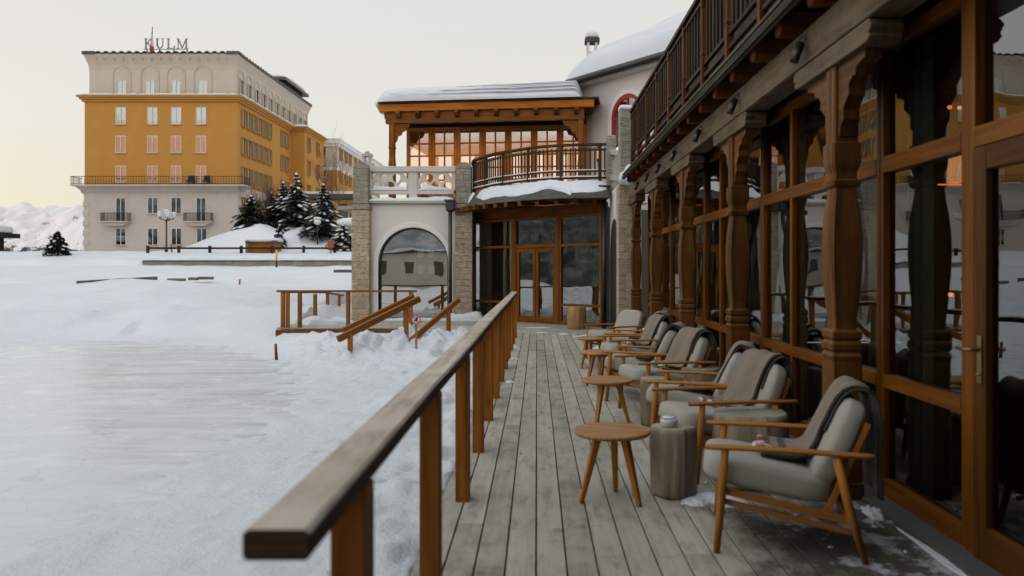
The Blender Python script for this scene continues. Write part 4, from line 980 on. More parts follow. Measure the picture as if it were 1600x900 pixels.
# notice board in the arched window
t = thing('notice_board', 'small brown framed notice board with four papers seen in the arched window', 'notice board', (PX(665, 24.3), 24.3, PZ(436, 24.3)))
m = MB()
for a, b, c, d in ((-.35, -.28, 0, 1.08), (.28, .35, 0, 1.08), (-.28, .28, 0, .1), (-.28, .28, .52, .6), (-.28, .28, 1.0, 1.08), (-.04, .04, .1, 1.0)): m.box(a, b, 0, .05, c, d)
m.build('frame', M['post'], t)
m = MB(); m.prism([(-.42, 1.08), (.42, 1.08), (.3, 1.17), (.12, 1.22), (.1, 1.34), (-.1, 1.34), (-.12, 1.22), (-.3, 1.17)], 'y', -.02, .07); m.build('cap', M['post'], t)
for a in (-.16, .16):
    for c in (.3, .8): m = MB(); m.box(a-.09, a+.09, .02, .03, c-.14, c+.14); m.build('notice', M['paper'], t)
m = MB(); m.box(-.28, .28, .035, .048, .1, 1.0); m.build('backing', M['interior'], t)

# ================================================================== TIMBER PAVILION
P0, P1 = Vector((-5.03, 26.0, 0)), Vector((1.80, 25.2, 0)); dP = (P1-P0).normalized(); LP = (P1-P0).length; ang = math.atan2(dP.y, dP.x)
V = thing('timber_pavilion', 'orange timber pavilion with a row of small-paned windows under a snow-loaded roof', 'building', (P0.x, P0.y, 3.4), ang)
# local: x along front, y back, z up from 3.4
def lz(z): return z-3.4
def vb(m, n_, mt, par=None, bevel=0): return m.build(n_, M[mt] if isinstance(mt, str) else mt, par or V, bevel=bevel)
m = MB(); m.box(-.1, LP, -.05, .12, lz(6.60), lz(6.84)); vb(m, 'front_beam', 'frame2', bevel=.01)
m = MB(); m.box(.1, LP-.3, .02, .2, lz(6.22), lz(6.35)); m.box(.12, LP-.32, .06, .18, lz(6.352), lz(6.598)); vb(m, 'lower_beam', 'frame', bevel=.01)
for k in range(10):
    m = MB(); x = .55+k*(LP-1.1)/9; m.prism([(-.12, lz(6.598)), (-.12, lz(6.52)), (-.04, lz(6.42)), (.055, lz(6.39)), (.055, lz(6.598))], 'x', x-.07, x+.07); vb(m, 'corbel', 'column')
for x in (.30, LP-.42):
    m = MB(); m.sqcol([(0, .10), (1.2, .10), (1.25, .115), (1.3, .09), (1.35, .11), (1.75, .085), (2.0, .09), (2.05, .11), (2.08, .09), (2.82, .09)], (x, .12)); c_ = vb(m, 'column', 'frame')
    for sg in (-1, 1):
        if (x < 1 and sg < 0) or (x > 1 and sg > 0): continue
        m = MB(); m.prism([(x+sg*.08, 2.2), (x+sg*.15, 2.25), (x+sg*.2, 2.42), (x+sg*.3, 2.45), (x+sg*.36, 2.6), (x+sg*.55, 2.68), (x+sg*.6, 2.82), (x+sg*.08, 2.82)], 'y', .08, .16); m.build('bracket', M['frame'], c_)
m = MB(); m.box(-.12, LP+.15, -.12, 4.2, lz(6.85), lz(6.90)); vb(m, 'eaves', 'shingle')
m = MB(); m.prism([(-.12, lz(6.902)), (4.2, lz(6.902)), (2.1, lz(7.05))], 'x', .3, LP-.3); vb(m, 'roof', 'shingle')
# window wall (recessed)
yw = 1.0; xa = 1.02-.55; xb = LP-.3; nw = 7; ww = (xb-xa)/nw
xa = (PX(630, 26.95)-P0.x); ww = (xb-xa)/nw
for k in range(nw):
    a = xa+k*ww; b = a+ww
    m = MB(); m.box(a+.002, a+.11, yw, yw+.1, 0, 2.84); m.box(b-.11, b-.002, yw, yw+.1, 0, 2.84); m.box(a+.11, b-.11, yw, yw+.1, 2.72, 2.84); m.box(a+.11, b-.11, yw, yw+.1, 0, .25)
    mid = (a+b)/2; m.box(mid-.026, mid+.026, yw+.02, yw+.07, .25, 2.72)
    for q in (.66, 1.07, 1.48, 1.89, 2.30): m.box(a+.11, b-.11, yw+.022, yw+.068, q-.026, q+.026)
    w_ = vb(m, 'window', 'frame2'); g = MB(); g.v = [(a+.1, yw+.045, .25), (b-.1, yw+.045, .25), (b-.1, yw+.045, 2.72), (a+.1, yw+.045, 2.72)]; g.face([0, 1, 2, 3]); g.build('pane', M['glass_pav'], w_)
m = MB(); m.box(xa, xb, yw-.02, yw+.12, 2.845, 3.19); vb(m, 'lintel', 'dark_wood')
m = MB(); m.box(xa, xb, 4.0, 4.1, 0, .9); m.box(xa, xb, 4.0, 4.1, 2.3, 3.3)
for k in range(7): m.box(xa+k*ww, xa+k*ww+.35, 4.0, 4.1, .9, 2.3)
m.box(xb-.1, xb, yw+.12, 4.0, 0, 3.3); m.box(xa, xa+.1, yw+.12, 4.0, 0, 1.0); m.box(xa, xa+.1, yw+.12, 4.0, 2.3, 3.3)
vb(m, 'inner_walls', 'interior_warm')
m = MB(); m.box(0.0, LP-.1, .2, 4.1, 3.2, 3.3); vb(m, 'ceiling', 'frame')
# snow on the roof: rounded, thicker at the right, ragged lower layers
def roof_snow(u, v):
    x = -.16+u*(LP+.02-.25); a = PI*v
    e = min(1, u/.06) if u < .06 else 1; e = math.sin(e*PI/2)**.6; e2 = min(1, (1-u)/.03)
    y = 1.9-math.cos(a)*2.12*(.93+.07*e); hgt = (.56+.10*u+.02*fbm(x*.8, 2., 1.))
    z = lz(6.90)+(math.sin(a)**.42)*(hgt*e*e2**.5)*(1+.18*math.sin(a))
    if v < .25: y += (.045*math.sin(v*150+fbm(x*.6, 1., 1.))+.03*math.sin(v*64+2*fbm(x*.4, 2., 1.)))*smooth(.1, .8, u)*smooth(0, .02, v)+.04*fbm(x*1.6, v*9, 2., 3)*smooth(0, .03, v)
    return (x, y, z-.01)
m = MB(); m.grid(lambda u, v: roof_snow(u, v**1.5), 130, 110); vb(m, 'roof_snow', 'snow_smooth')
m = MB(); m.rbox((-.16, 1.6, lz(6.86)), .14, 1.75, .20, p=2.6, n=9); m.rbox((-.12, 1.9, lz(6.62)), .09, 1.3, .24, p=2.4, n=8)
m.v = [(v[0]+.05*noise.noise((v[0]*3, v[1]*2, v[2]*3)), v[1], v[2]+.07*noise.noise((v[0]*2, v[1]*2.2, v[2]))) for v in m.v]
vb(m, 'hanging_snow', 'snow_smooth')

# ================================================================== WHITE HALL BEHIND
Hl = thing('white_hall', 'tall white hall with a red arched window and thick layered snow on its slate roof', 'building', (1.3, 27, 0), math.atan2(-3.3, 2.5))
# local x runs towards the viewer's right, y away
LH = 9.0
m = MB(); cx_, cr_ = 3.05, .72; zc_ = 5.95
out = [(0, 0), (LH, 0), (LH, 7.7), (0, 7.7)]
m.box(.25, LH, 0, .3, 0, 7.7); m.box(.23, .25, .0, 5, 0, 7.7); Hw = m.build('wall', M['white_plaster'], Hl)
m = MB(); m.box(.2, LH, -.30, -.002, 7.55, 7.62); m.build('soffit', M['white_plaster'], Hl)
m = MB(); m.tube([(.1, -.42, 7.70), (LH, -.42, 7.70)], .12, 10); m.build('gutter', M['metal'], Hl)
def roofq(m, zo, th, y0=-.45, y1=3.6, rise=2.1, x0=.05, x1=LH):
    m.prism([(y0, 7.7+zo), (y1, 7.7+rise+zo), (y1, 7.7+rise+zo+th), (y0, 7.7+zo+th)], 'x', x0, x1)
m = MB(); roofq(m, 0, .12); m.build('roof', M['shingle'], Hl)
def hs(u, v):
    x = .02+u*(LH-.1); y = -.5+v*4.2; e = min(1, u/.13); e = math.sin(e*PI/2)**.6; f = min(1, v/.07); f = math.sin(f*PI/2)**.5
    lay = (.075*math.sin(v*38+2.5*fbm(x*.3, 1., 1.))+.03*math.sin(v*95+3*fbm(x*.4, 2., 1.)))*(1-smooth(.35, .6, v))
    z = 7.80+2.1*(y+.45)/4.05+(.55+lay+.06*fbm(x*.7, y*.7, 1.))*e*f
    return (x, y, z)
m = MB(); m.grid(hs, 90, 150); m.build('roof_snow', M['snow_smooth'], Hl)
ch = thing('chimney', 'white chimney with an open arched head and a snow cap behind the hall roof', 'chimney', (PX(925, 30), 30, 7.85))
m = MB(); m.sqcol([(0, .20), (1.75, .20)], (0, 0))
for sx_ in (-1, 1):
    for sy_ in (-1, 1): m.box(sx_*.15-.045, sx_*.15+.045, sy_*.15-.045, sy_*.15+.045, 1.751, 2.1)
m.build('shaft', M['white_plaster'], ch)
m = MB(); m.sqcol([(2.101, .27), (2.25, .27), (2.3, .22)]); m.build('head', M['shingle'], ch)
m = MB(); m.rbox((0, 0, 2.38), .25, .25, .16, p=2.6, n=8); m.build('snow_cap', M['snow_smooth'], ch)
# red arched window set on the wall
m = MB(); wx, wz = 2.55, 6.25; wr = .85
op = [(wx+wr*math.cos(PI*k/18), wz+wr*math.sin(PI*k/18)) for k in range(19)]
ip = [(wx+(wr-.14)*math.cos(PI*k/18), wz+(wr-.14)*math.sin(PI*k/18)) for k in range(19)][::-1]
m.prism([(wx+wr, 3.5)]+op+[(wx-wr, 3.5)]+[(wx-wr+.14, 3.5)]+ip+[(wx+wr-.14, 3.5)], 'y', -.06, .0); aw = m.build('arch_trim', M['trim_white'], Hl)
m = MB(); r2 = wr-.14; op = [(wx+r2*math.cos(PI*k/18), wz+r2*math.sin(PI*k/18)) for k in range(19)]; ip = [(wx+(r2-.13)*math.cos(PI*k/18), wz+(r2-.13)*math.sin(PI*k/18)) for k in range(19)][::-1]
m.prism([(wx+r2, 3.5)]+op+[(wx-r2, 3.5)]+[(wx-r2+.13, 3.5)]+ip+[(wx+r2-.13, 3.5)], 'y', -.045, -.002)
m.box(wx-.03, wx+.03, -.04, -.01, 3.5, wz+r2-.13); m.box(wx-r2+.13, wx+r2-.13, -.042, -.008, wz-.03, wz+.03)
for a in (50, 130): m.beam((wx, -.025, wz), (wx+(r2-.1)*math.cos(R(a)), -.025, wz+(r2-.1)*math.sin(R(a))), .03, .05, up=(0, 0, 1))
rw = m.build('red_window', M['red_paint'], Hl)
m = MB(); m.v = [(p[0], -.006, p[1]) for p in [(wx+r2-.1, 3.5)]+[(wx+(r2-.1)*math.cos(PI*k/18), wz+(r2-.1)*math.sin(PI*k/18)) for k in range(19)]+[(wx-r2+.1, 3.5)]]; m.face(list(range(len(m.v)))[::-1]); m.build('pane', M['glass_far'], rw)
wl_ = thing('wall_lantern', 'narrow glowing lantern on the white wall behind the curved balcony', 'lamp', (PX(935.5, 25.2), 25.2, PZ(248, 25.2)))
m = MB(); m.box(-.035, .035, -.05, 0, 0, .32); m.build('lamp_glass', M['candle'], wl_); m = MB(); m.box(-.05, .05, -.06, .02, .321, .36); m.box(-.05, .05, -.06, .02, -.04, -.001); m.box(-.06, .06, .003, .03, -.1, .42); m.build('lamp_frame', M['black'], wl_)

# ================================================================== YELLOW HOTEL
HY = 80.
def hx(px): return (px-839)*.064
def hz(py): return H+(420-py)*.064
Ho = thing('hotel', 'large ochre hotel with grey base and cream arcaded top floor across the snow', 'building', (hx(130), HY, 3.0))
OX, OY, OZ = hx(130), HY, 3.0
def hb(m, n_, mt, par=None, bevel=0):
    m.v = [(v[0]-OX, v[1]-OY, v[2]-OZ) for v in m.v]; return m.build(n_, M[mt] if isinstance(mt, str) else mt, par or Ho, bevel=bevel)
X0, X1, Y0, Y1 = hx(131), hx(371.5), HY, 106.
zb = hz(290); zy = hz(151); ztp = hz(84)
m = MB(); m.box(X0, X1, Y0, Y1, 2.0, zb); m.box(X1, X1+1.7, 97.3, Y1, 2, zb); hb(m, 'lower_walls', 'pinkgrey')
m = MB(); m.box(X0+.05, X1-.05, Y0+.05, Y1, zb, zy-.5); hb(m, 'upper_walls', 'yellow_plaster')
m = MB(); m.box(X1-.049, X1+1.65, 97.35, Y1, zb, zy-.5); hb(m, 'side_wing', 'yellow_plaster')
m = MB()
for k, (o_, za, zc2) in enumerate(((.15, zy-.5, zy-.3), (.32, zy-.299, zy-.1), (.5, zy-.099, zy+.05))):
    m.box(X0-o_, X1+o_, Y0-o_, Y1+o_, za, zc2)
    m.box(X1+o_+.001, X1+1.65+o_, 97.35-o_, Y1+o_, za, zc2)
hb(m, 'cornice', 'yellow_plaster')
m = MB(); m.box(X0-.52, X1+.52, Y0-.52, Y1, zy+.051, zy+.09); hb(m, 'cornice_lead', 'metal')
m = MB(); snow_strip(m, (X0-.2, Y0-.25, zy+.09), (X1+.3, Y0-.25, zy+.09), .55, .16, seg=.3, seed=1.); snow_strip(m, (X1+.25, Y0-.3, zy+.09), (X1+.25, 97, zy+.09), .55, .22, seg=.4, seed=3.); snow_strip(m, (X1+1, 97, zy+.09), (X1+1, 106, zy+.09), 1.9, .35, seg=.4, seed=3.)
hb(m, 'cornice_snow', 'snow_smooth')
# cream top storey, coved outwards at the top
m = MB(); rings = [(.35, zy+.05), (.35, hz(108)), (.28, hz(100)), (.12, hz(92)), (-.08, ztp)]
b0 = len(m.v)
for ins, z in rings:
    for x, y in ((X0+ins, Y0+ins), (X1-ins, Y0+ins), (X1-ins, Y1-ins), (X0+ins, Y1-ins)): m.v.append((x, y, z))
for i in range(len(rings)-1):
    for k in range(4): j = (k+1) % 4; m.face([b0+i*4+k, b0+i*4+j, b0+i*4+4+j, b0+i*4+4+k])
m.face([b0+16, b0+17, b0+18, b0+19]); hb(m, 'top_storey', 'cream')
m = MB()   # scalloped tiled edge
n_ = 17
for k in range(n_):
    c = X0+1.1+(X1-X0-2.2)*(k+.5)/n_; hw = (X1-X0-2.2)/n_/2
    m.prism([(c-hw, ztp-.08), (c-hw, ztp+.02), (c-hw*.5, ztp+.2), (c, ztp+.27), (c+hw*.5, ztp+.2), (c+hw, ztp+.02), (c+hw, ztp-.08), (c+hw*.5, ztp+.1), (c, ztp+.16), (c-hw*.5, ztp+.1)], 'y', Y0-.15, Y0+.9)
m.box(X0-.15, X0+1.1, Y0-.15, Y0+1, ztp-.06, ztp+.25); m.box(X1-1.1, X1+.15, Y0-.15, Y0+1, ztp-.06, ztp+.25)
n_ = 30
for k in range(n_):
    c = Y0+1+(Y1-Y0-1)*(k+.5)/n_; hw = (Y1-Y0-1)/n_/2
    m.prism([(c-hw, ztp-.08), (c-hw, ztp+.02), (c-hw*.5, ztp+.2), (c, ztp+.27), (c+hw*.5, ztp+.2), (c+hw, ztp+.02), (c+hw, ztp-.08)], 'x', X1-.9, X1+.15)
hb(m, 'roof_edge', 'tile')
m = MB(); m.box(X0+.3, X1-.3, Y0+.7, Y1-.3, ztp, ztp+.2); hb(m, 'flat_roof', 'snow_smooth')
m = MB()  # arcade mouldings on the front and side
def archring(m, c, zb_, zs, r_, plane, w=.10, axis='y', lo=0, hi=0):
    o_ = [(c+r_*math.cos(PI*k/12), zs+r_*math.sin(PI*k/12)) for k in range(13)]; i_ = [(c+(r_-w)*math.cos(PI*k/12), zs+(r_-w)*math.sin(PI*k/12)) for k in range(13)][::-1]
    m.prism([(c+r_, zb_)]+o_+[(c-r_, zb_)]+[(c-r_+w, zb_)]+i_+[(c+r_-w, zb_)], axis, lo, hi)
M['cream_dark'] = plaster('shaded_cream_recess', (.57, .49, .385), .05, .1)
for px in (188, 232, 273, 315): archring(m, hx(px), zy+.1, hz(116), .93, 0, .09, 'y', Y0+.27, Y0+.36)
for k in range(11): c = 81.8+k*2.25; archring(m, c, zy+.1, hz(116), .8, 0, .1, 'x', X1-.36, X1-.27)
n_ = 14
for k in range(n_): 
    c = X0+1.1+(X1-X0-2.2)*(k+.5)/n_; archring(m, c, hz(93.5), hz(91), .42, 0, .06, 'y', Y0+.02, Y0+.12)
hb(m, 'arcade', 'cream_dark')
# quoins
for k in range(5): m = MB(); z = hz(318+k*15); m.box(X0-.12, X0+.55, Y0-.07, Y0+.5, z-.35, z+.25); hb(m, 'quoin', 'pinkgrey', bevel=.1)
# long balcony
m = MB(); m.prism([(X0-.85, zb+.02), (X0-.85, zb-.1), (X0-.5, zb-.35), (X0-.1, zb-.6), (X0, zb-1.0), (X1, zb-1.0), (X1+.1, zb-.6), (X1+.5, zb-.35), (X1+.95, zb-.1), (X1+.95, zb+.02)], 'y', Y0-.02, Y0+1.2)
m.box(X0-.85, X1+.95, Y0-.95, Y0-.02, zb-.12, zb+.02); m.prism([(Y0-.95, zb-.12), (Y0-.4, zb-.4), (Y0-.02, zb-.8), (Y0-.02, zb-.12)], 'x', X0-.2, X1+.2)
hb(m, 'balcony_slab', 'pinkgrey')
m = MB(); yb_ = Y0-.9; zr = zb+.85
m.box(X0-.8, X1+.9, yb_-.03, yb_+.03, zr-.05, zr); m.box(X0-.8, X1+.9, yb_-.02, yb_+.02, zb+.1, zb+.14)
x = X0-.8
while x < X1+.9: m.box(x, x+.024, yb_-.012, yb_+.012, zb+.02, zr-.05); x += .27
for x_ in (X0-.8, X1+.87): 
    m.box(x_, x_+.04, yb_+.03, yb_+2, zr-.05, zr)
    for k in range(9): m.box(x_, x_+.03, yb_+.1+k*.2, yb_+.13+k*.2, zb+.02, zr-.05)
hb(m, 'balcony_railing', 'black')
# windows
def make_win(w, h, parent, loc, side=False):
    fr = MB(); d = .06
    fr.box(-w/2, -w/2+.045, -d, .02, 0, h); fr.box(w/2-.045, w/2, -d, .02, 0, h); fr.box(-w/2+.045, w/2-.045, -d, .02, 0, .05); fr.box(-w/2+.045, w/2-.045, -d, .02, h-.05, h); fr.box(-.03, .03, -d-.01, .01, .05, h-.05)
    f = fr.build('window', M['white_paint'], parent); f.location = loc
    g = MB(); g.box(-w/2-.05, w/2+.05, -.14, .0, -.09, -.003); g.build('sill', M['stone_grey'], f)
    g = MB(); g.v = [(-w/2+.05, -.02, .05), (w/2-.05, -.02, .05), (w/2-.05, -.02, h-.05), (-w/2+.05, -.02, h-.05)]; g.face([0, 1, 2, 3]); g.build('pane', M['glass_far'], f)
    c_ = MB(); c_.v = [(-w/2+.03, .0, .03), (w/2-.03, .0, .03), (w/2-.03, .0, h-.03), (-w/2+.03, .0, h-.03)]; c_.face([0, 1, 2, 3]); c_.build('curtain', M['winback'], f)
    if side: f.rotation_euler = (0, 0, PI/2)
    return f
M['winback'] = plain('dim_room_and_curtain', (.13, .125, .105), .8, vary=.8, scale=.9)
w0 = None
lx = lambda px: hx(px)-OX
fronts = [(188.5, 194, 17, 27, .05), (238, 194, 17, 27, .05), (275, 194, 17, 27, .05), (314, 194, 17, 27, .05)]
defs = {}
def put(px, pyb, w, h, yoff, side=None):
    key = (w, h)
    if side is not None:
        loc = (X1-OX+yoff, side-OY, hz(pyb)-OZ); 
    else: loc = (lx(px), yoff, hz(pyb)-OZ)
    if key not in defs: defs[key] = make_win(w*.064, h*.064, Ho, loc)
    else: copy_part(defs[key], Ho, loc, 0)
    return list(Ho.children)[-1] if False else loc
last = None
def putw(px, pyb, w, h, yoff=0., side=None):
    key = (w, h); loc = (lx(px), yoff, hz(pyb)-OZ) if side is None else (X1-OX-yoff, side-OY, hz(pyb)-OZ)
    rz = 0 if side is None else PI/2
    if key not in defs:
        defs[key] = make_win(w*.064, h*.064, Ho, loc); defs[key].rotation_euler = (0, 0, rz); return defs[key]
    return copy_part(defs[key], Ho, loc, rz)
for pyb in (194, 238.5, 285.5):
    for px in (188.5, 238, 275, 314): putw(px, pyb, 16, 26.5, .05)
for px in (188, 232, 273, 315): putw(px, 146, 14, 22, .34)
for px in (239, 275.5): putw(px, 334, 16, 25.5, 0)
for px in (189, 239, 276, 315.5): putw(px, 383, 16, 26.5, 0)
for px in (189, 314.5): putw(px, 346, 15, 37, 0)
M['reveal'] = plaster('ochre_reveal', (.46, .24, .055), .05, .1)
sw0 = None; cw0 = None
def sidewin(xoff, yy, pyb, par=None):
    global sw0, cw0
    loc = (X1-OX+xoff, yy-OY, hz(pyb)-OZ)
    if sw0 is None:
        h = 1.7; m = MB(); m.box(0, .18, -.58, -.5, -.05, h+.08); m.box(0, .18, .5, .58, -.05, h+.08); m.box(0, .18, -.5, .5, h, h+.08); m.box(0, .2, -.5, .5, -.08, 0)
        sw0 = m.build('window', M['reveal'], Ho); sw0.location = loc
        m = MB(); m.box(0.0, .03, -.04, .04, 0, h); m.box(.0, .03, -.5, -.44, 0, h); m.box(0, .03, .44, .5, 0, h); m.build('frame', M['white_paint'], sw0)
        m = MB(); m.v = [(.012, -.44, 0), (.012, .44, 0), (.012, .44, h), (.012, -.44, h)]; m.face([0, 1, 2, 3]); m.build('pane', M['sidepane'], sw0)
        return sw0
    if pyb == 146:
        if cw0 is None:
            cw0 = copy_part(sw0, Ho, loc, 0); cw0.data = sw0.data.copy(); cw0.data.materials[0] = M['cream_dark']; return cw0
        return copy_part(cw0, Ho, loc, 0)
    return copy_part(sw0, par or Ho, loc, 0)
M['sidepane'] = plain('dim_side_glass', (.07, .065, .05), .3, vary=.4, spec=.3)
for pyb in (194, 238.5, 285.5, 334, 383):
    for yy in (81.6, 83.15, 84.7, 86.2, 87.8, 89.5, 94, 95.6): sidewin(-.05 if pyb < 300 else 0, yy, pyb)
for k in range(11): sidewin(-.35, 81.8+k*2.25, 146)
for yy in (99, 103):
    for pyb in (194, 238.5, 285.5): sidewin(1.65, yy, pyb)
# small balconies
for px in (184.5, 313):
    cxx = lx(px); m = MB(); z0_ = hz(346)-OZ
    m.box(cxx-1.35, cxx+1.35, -.8, -.003, z0_-.12, z0_); m.prism([(cxx-1.3, z0_-.121), (cxx-.7, z0_-.45), (cxx+.7, z0_-.45), (cxx+1.3, z0_-.121)], 'y', -.6, -.003)
    bl_ = m.build('balcony', M['pinkgrey'], Ho); m = MB(); zr_ = z0_+.82
    m.box(cxx-1.35, cxx+1.35, -.8, -.76, zr_-.06, zr_); 
    for s_ in (-1.35, 1.31): m.box(cxx+s_, cxx+s_+.04, -.8, 0, zr_-.05, zr_)
    for k in range(20): x = cxx-1.35+k*.14; m.box(x, x+.035, -.79, -.76, z0_, zr_-.06)
    for s_ in (-1.35, 1.31):
        for k in range(5): m.box(cxx+s_, cxx+s_+.03, -.75+k*.15, -.72+k*.15, z0_, zr_-.05)
    m.build('railing', M['black'], bl_)
m = MB()
for px in (188.5, 238, 275, 314):
    c = hx(px); o_ = [(c+.72*math.cos(PI*k/10), hz(304)+.42*math.sin(PI*k/10)) for k in range(11)]; i_ = [(c+.6*math.cos(PI*k/10), hz(304)+.33*math.sin(PI*k/10)) for k in range(11)][::-1]
    m.prism(o_+i_, 'y', Y0-.10, Y0-.003)
hb(m, 'window_hoods', 'pinkgrey')
m = MB(); m.box(X1-3.2, X1-.6, 96, 104, ztp+.2, ztp+1.0); m.box(X1-3.8, X1-.0, 95.2, 105, ztp+1.0, ztp+1.35); hb(m, 'roof_house', 'metal')
m = MB(); m.rbox((X1-1.9, 100.1, ztp+1.5), 1.9, 4.9, .3, p=4, n=6); hb(m, 'roof_house_snow', 'snow_smooth')
# balcony furniture
for k, px in enumerate((301, 325)):
    t = thing('balcony_chair', ('dark chair on the long hotel balcony left of the fourth window', 'dark chair on the long hotel balcony right of the fourth window')[k], 'chair', (hx(px), Y0-.5, zb+.02))
    m = MB(); m.box(-.3, .3, -.25, .25, .35, .45); m.build('seat', M['black'], t); m = MB(); m.box(-.3, .3, .2, .28, .45, .95); m.build('backrest', M['black'], t)
    m = MB(); [m.box(a*.27-.03, a*.27+.03, b*.22-.03, b*.22+.03, 0, .35) for a in (-1, 1) for b in (-1, 1)]; m.build('legs', M['black'], t)
# roof sign
t = thing('roof_sign', 'grey serif letters spelling KULM standing on the hotel roof', 'sign', (hx(220), Y0+.6, ztp+.25))
SX = hx(220)
zl, zh = hz(73.3)-(ztp+.25), hz(57.5)-(ztp+.25)
def letter(strokes, a, b):
    m = MB(); w = (b-a)*.064; o_ = (a-220)*.064; hgt = zh-zl
    for (x0_, z0_, x1_, z1_, th) in strokes: m.beam((o_+x0_*w, 0, zl+z0_*hgt), (o_+x1_*w, 0, zl+z1_*hgt), .12, th, up=(1, 0, 0) if abs(z1_-z0_) > .3 else (0, 0, 1))
    return m.build('letter', M['signm'], t)
M['signm'] = plain('grey_sign_letters', (.30, .29, .285), .5, .2)
letter([(.2, 0, .2, 1, .14), (.04, .03, .38, .03, .05), (.04, .97, .38, .97, .05), (.22, .42, .82, .97, .06), (.42, .58, .86, .03, .13), (.62, .97, .98, .97, .05), (.68, .03, 1, .03, .05)], 220.8, 233.5)
letter([(.2, .25, .2, 1, .14), (.82, .25, .82, 1, .06), (.04, .97, .38, .97, .05), (.66, .97, .98, .97, .05), (.2, .27, .36, .06, .13), (.34, .05, .62, .04, .1), (.6, .05, .82, .28, .08)], 238.5, 252.5)
letter([(.25, 0, .25, 1, .14), (.06, .97, .46, .97, .05), (.06, .03, .95, .03, .06), (.93, .03, .95, .3, .05)], 255.5, 269)
letter([(.16, 0, .16, 1, .06), (.84, 0, .84, 1, .14), (.02, .03, .3, .03, .05), (.68, .03, 1, .03, .05), (.02, .97, .2, .97, .05), (.82, .97, .98, .97, .05), (.18, .98, .5, .04, .13), (.5, .04, .84, .98, .06)], 271, 290)
m = MB(); m.box(0, 4.5, -.03, .03, zl-.1, zl-.05)
for px in (225, 245, 267, 288): q = (px-220)*.064; m.box(q-.03, q+.03, -.03, .03, 0, zl-.1); m.beam((q, .0, zl-.1), (q, .7, 0), .04, .04)
m.build('support', M['black'], t)
t = thing('flagpole', 'flagpole with a limp red and white flag in front of the roof letters', 'flag', (hx(236.5), Y0+.2, ztp))
m = MB(); m.tube([(0, 0, 0), (0, 0, hz(41)-ztp)], .04, 6); m.build('pole', M['metal'], t)
m = MB()
def ff(u, v): return (.12*math.sin(u*9+v*2)*(.3+.9*v)-.02+.12*(v)*math.sin(u*PI), .1*math.cos(u*11)*(.3+v), 2.15*(1-v)+.15)
m.grid(lambda u, v: ((u-.5)*.40*(.25+v)*1.1, .06*math.sin(u*14+v*3)-.08, .12+2.05*(1-v)), 16, 12)
for k, f in enumerate(m.f): m.mi[k] = 1 if (k//12 >= 5 and 1 <= k % 12 <= 7) else 0
m.build('flag', [M['red_paint'], M['white_paint']], t)

# ---- second hotel building
G = thing('cream_hotel_wing', 'cream and ochre hotel wing with white cornices behind the fir trees', 'building', (-31, 110, 3))
def gb(m, n_, mt): m.v = [(v[0]+31, v[1]-110, v[2]-3) for v in m.v]; return m.build(n_, M[mt], G)
g0, g1 = -31.2, -27.5; zq = PZ(222, 110)
m = MB(); m.box(g0, g1, 110, 140, 3, PZ(264, 110)); gb(m, 'lower_walls', 'yellow_plaster')
m = MB(); m.box(g0+.02, g1-.02, 110.02, 140, PZ(264, 110), zq-.6); gb(m, 'upper_walls', 'cream')
m = MB(); m.box(g0-.1, g1+.1, 109.9, 140, PZ(266, 110), PZ(261, 110)); m.box(g0-.2, g1+.25, 109.8, 140, zq-.6, zq-.2); gb(m, 'cornice', 'trim_white')
m = MB(); m.box(g0-.4, g1+.55, 109.5, 140, zq-.2, zq+.05); gb(m, 'roof', 'trim_white')
m = MB(); m.box(g0-.35, g1+.5, 109.6, 140, zq+.051, zq+.45); gb(m, 'roof_snow', 'snow_smooth')
m = MB(); m.box(g0+.6, g1+.2, 128, 150, zq-2, zq+1.0); gb(m, 'rear_block', 'cream')
for px, py in ((504, 245), (504, 277), (504, 310)):
    w_ = copy_part(defs[(16, 26.5)], G, (PX(px, 110)+31, -.02, PZ(py, 110)-3), 0)
for yy in (112, 115, 117.5, 121, 124, 128):
    for py in (247, 283): w_ = copy_part(sw0, G, (g1+31+.0, yy-110, PZ(py, 110)-3), 0)
m = MB(); 
# ---- annex
A_ = thing('low_annex', 'low flat-roofed annex with dark openings between the fir trees and the stone pier', 'building', (-24, 88, 3.2))
m = MB(); m.box(-2.5, 5, 0, 6, 0, PZ(312, 88)-3.2); m.build('wall', M['pale_yellow'], A_)
m = MB(); m.box(-3.2, 5.2, -.8, 6, PZ(311.5, 88)-3.2, PZ(304, 88)-3.2); m.build('roof', M['metal'], A_)
m = MB(); m.box(-3.2, 5.2, -.8, 6, PZ(303.9, 88)-3.2, PZ(300, 88)-3.2); m.build('roof_snow', M['snow_smooth'], A_)
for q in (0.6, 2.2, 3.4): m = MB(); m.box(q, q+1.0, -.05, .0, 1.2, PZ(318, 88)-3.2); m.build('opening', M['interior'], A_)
t = thing('stone_terrace_wall', 'low snow-topped stone terrace with a dark recess right of the fir mound', 'wall', (PX(545, 66), 66, 2.8))
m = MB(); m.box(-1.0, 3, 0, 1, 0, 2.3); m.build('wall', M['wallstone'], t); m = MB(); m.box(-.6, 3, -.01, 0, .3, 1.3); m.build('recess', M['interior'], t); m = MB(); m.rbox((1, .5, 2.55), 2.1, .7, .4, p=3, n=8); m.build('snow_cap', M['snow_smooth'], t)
# ornamental chimney on far roof (575,240)
t = thing('stone_finial', 'small open stone finial above the left pier', 'finial', (PX(574, 40), 40, PZ(262, 40)))
m = MB(); m.box(-.3, .3, -.3, .3, 0, .22); m.box(-.17, -.08, -.12, .12, .22, .55); m.box(.08, .17, -.12, .12, .22, .55); m.box(-.25, .25, -.2, .2, .551, .68); m.box(-.1, .1, -.1, .1, .681, .8); m.build('stone', M['stone_grey'], t)

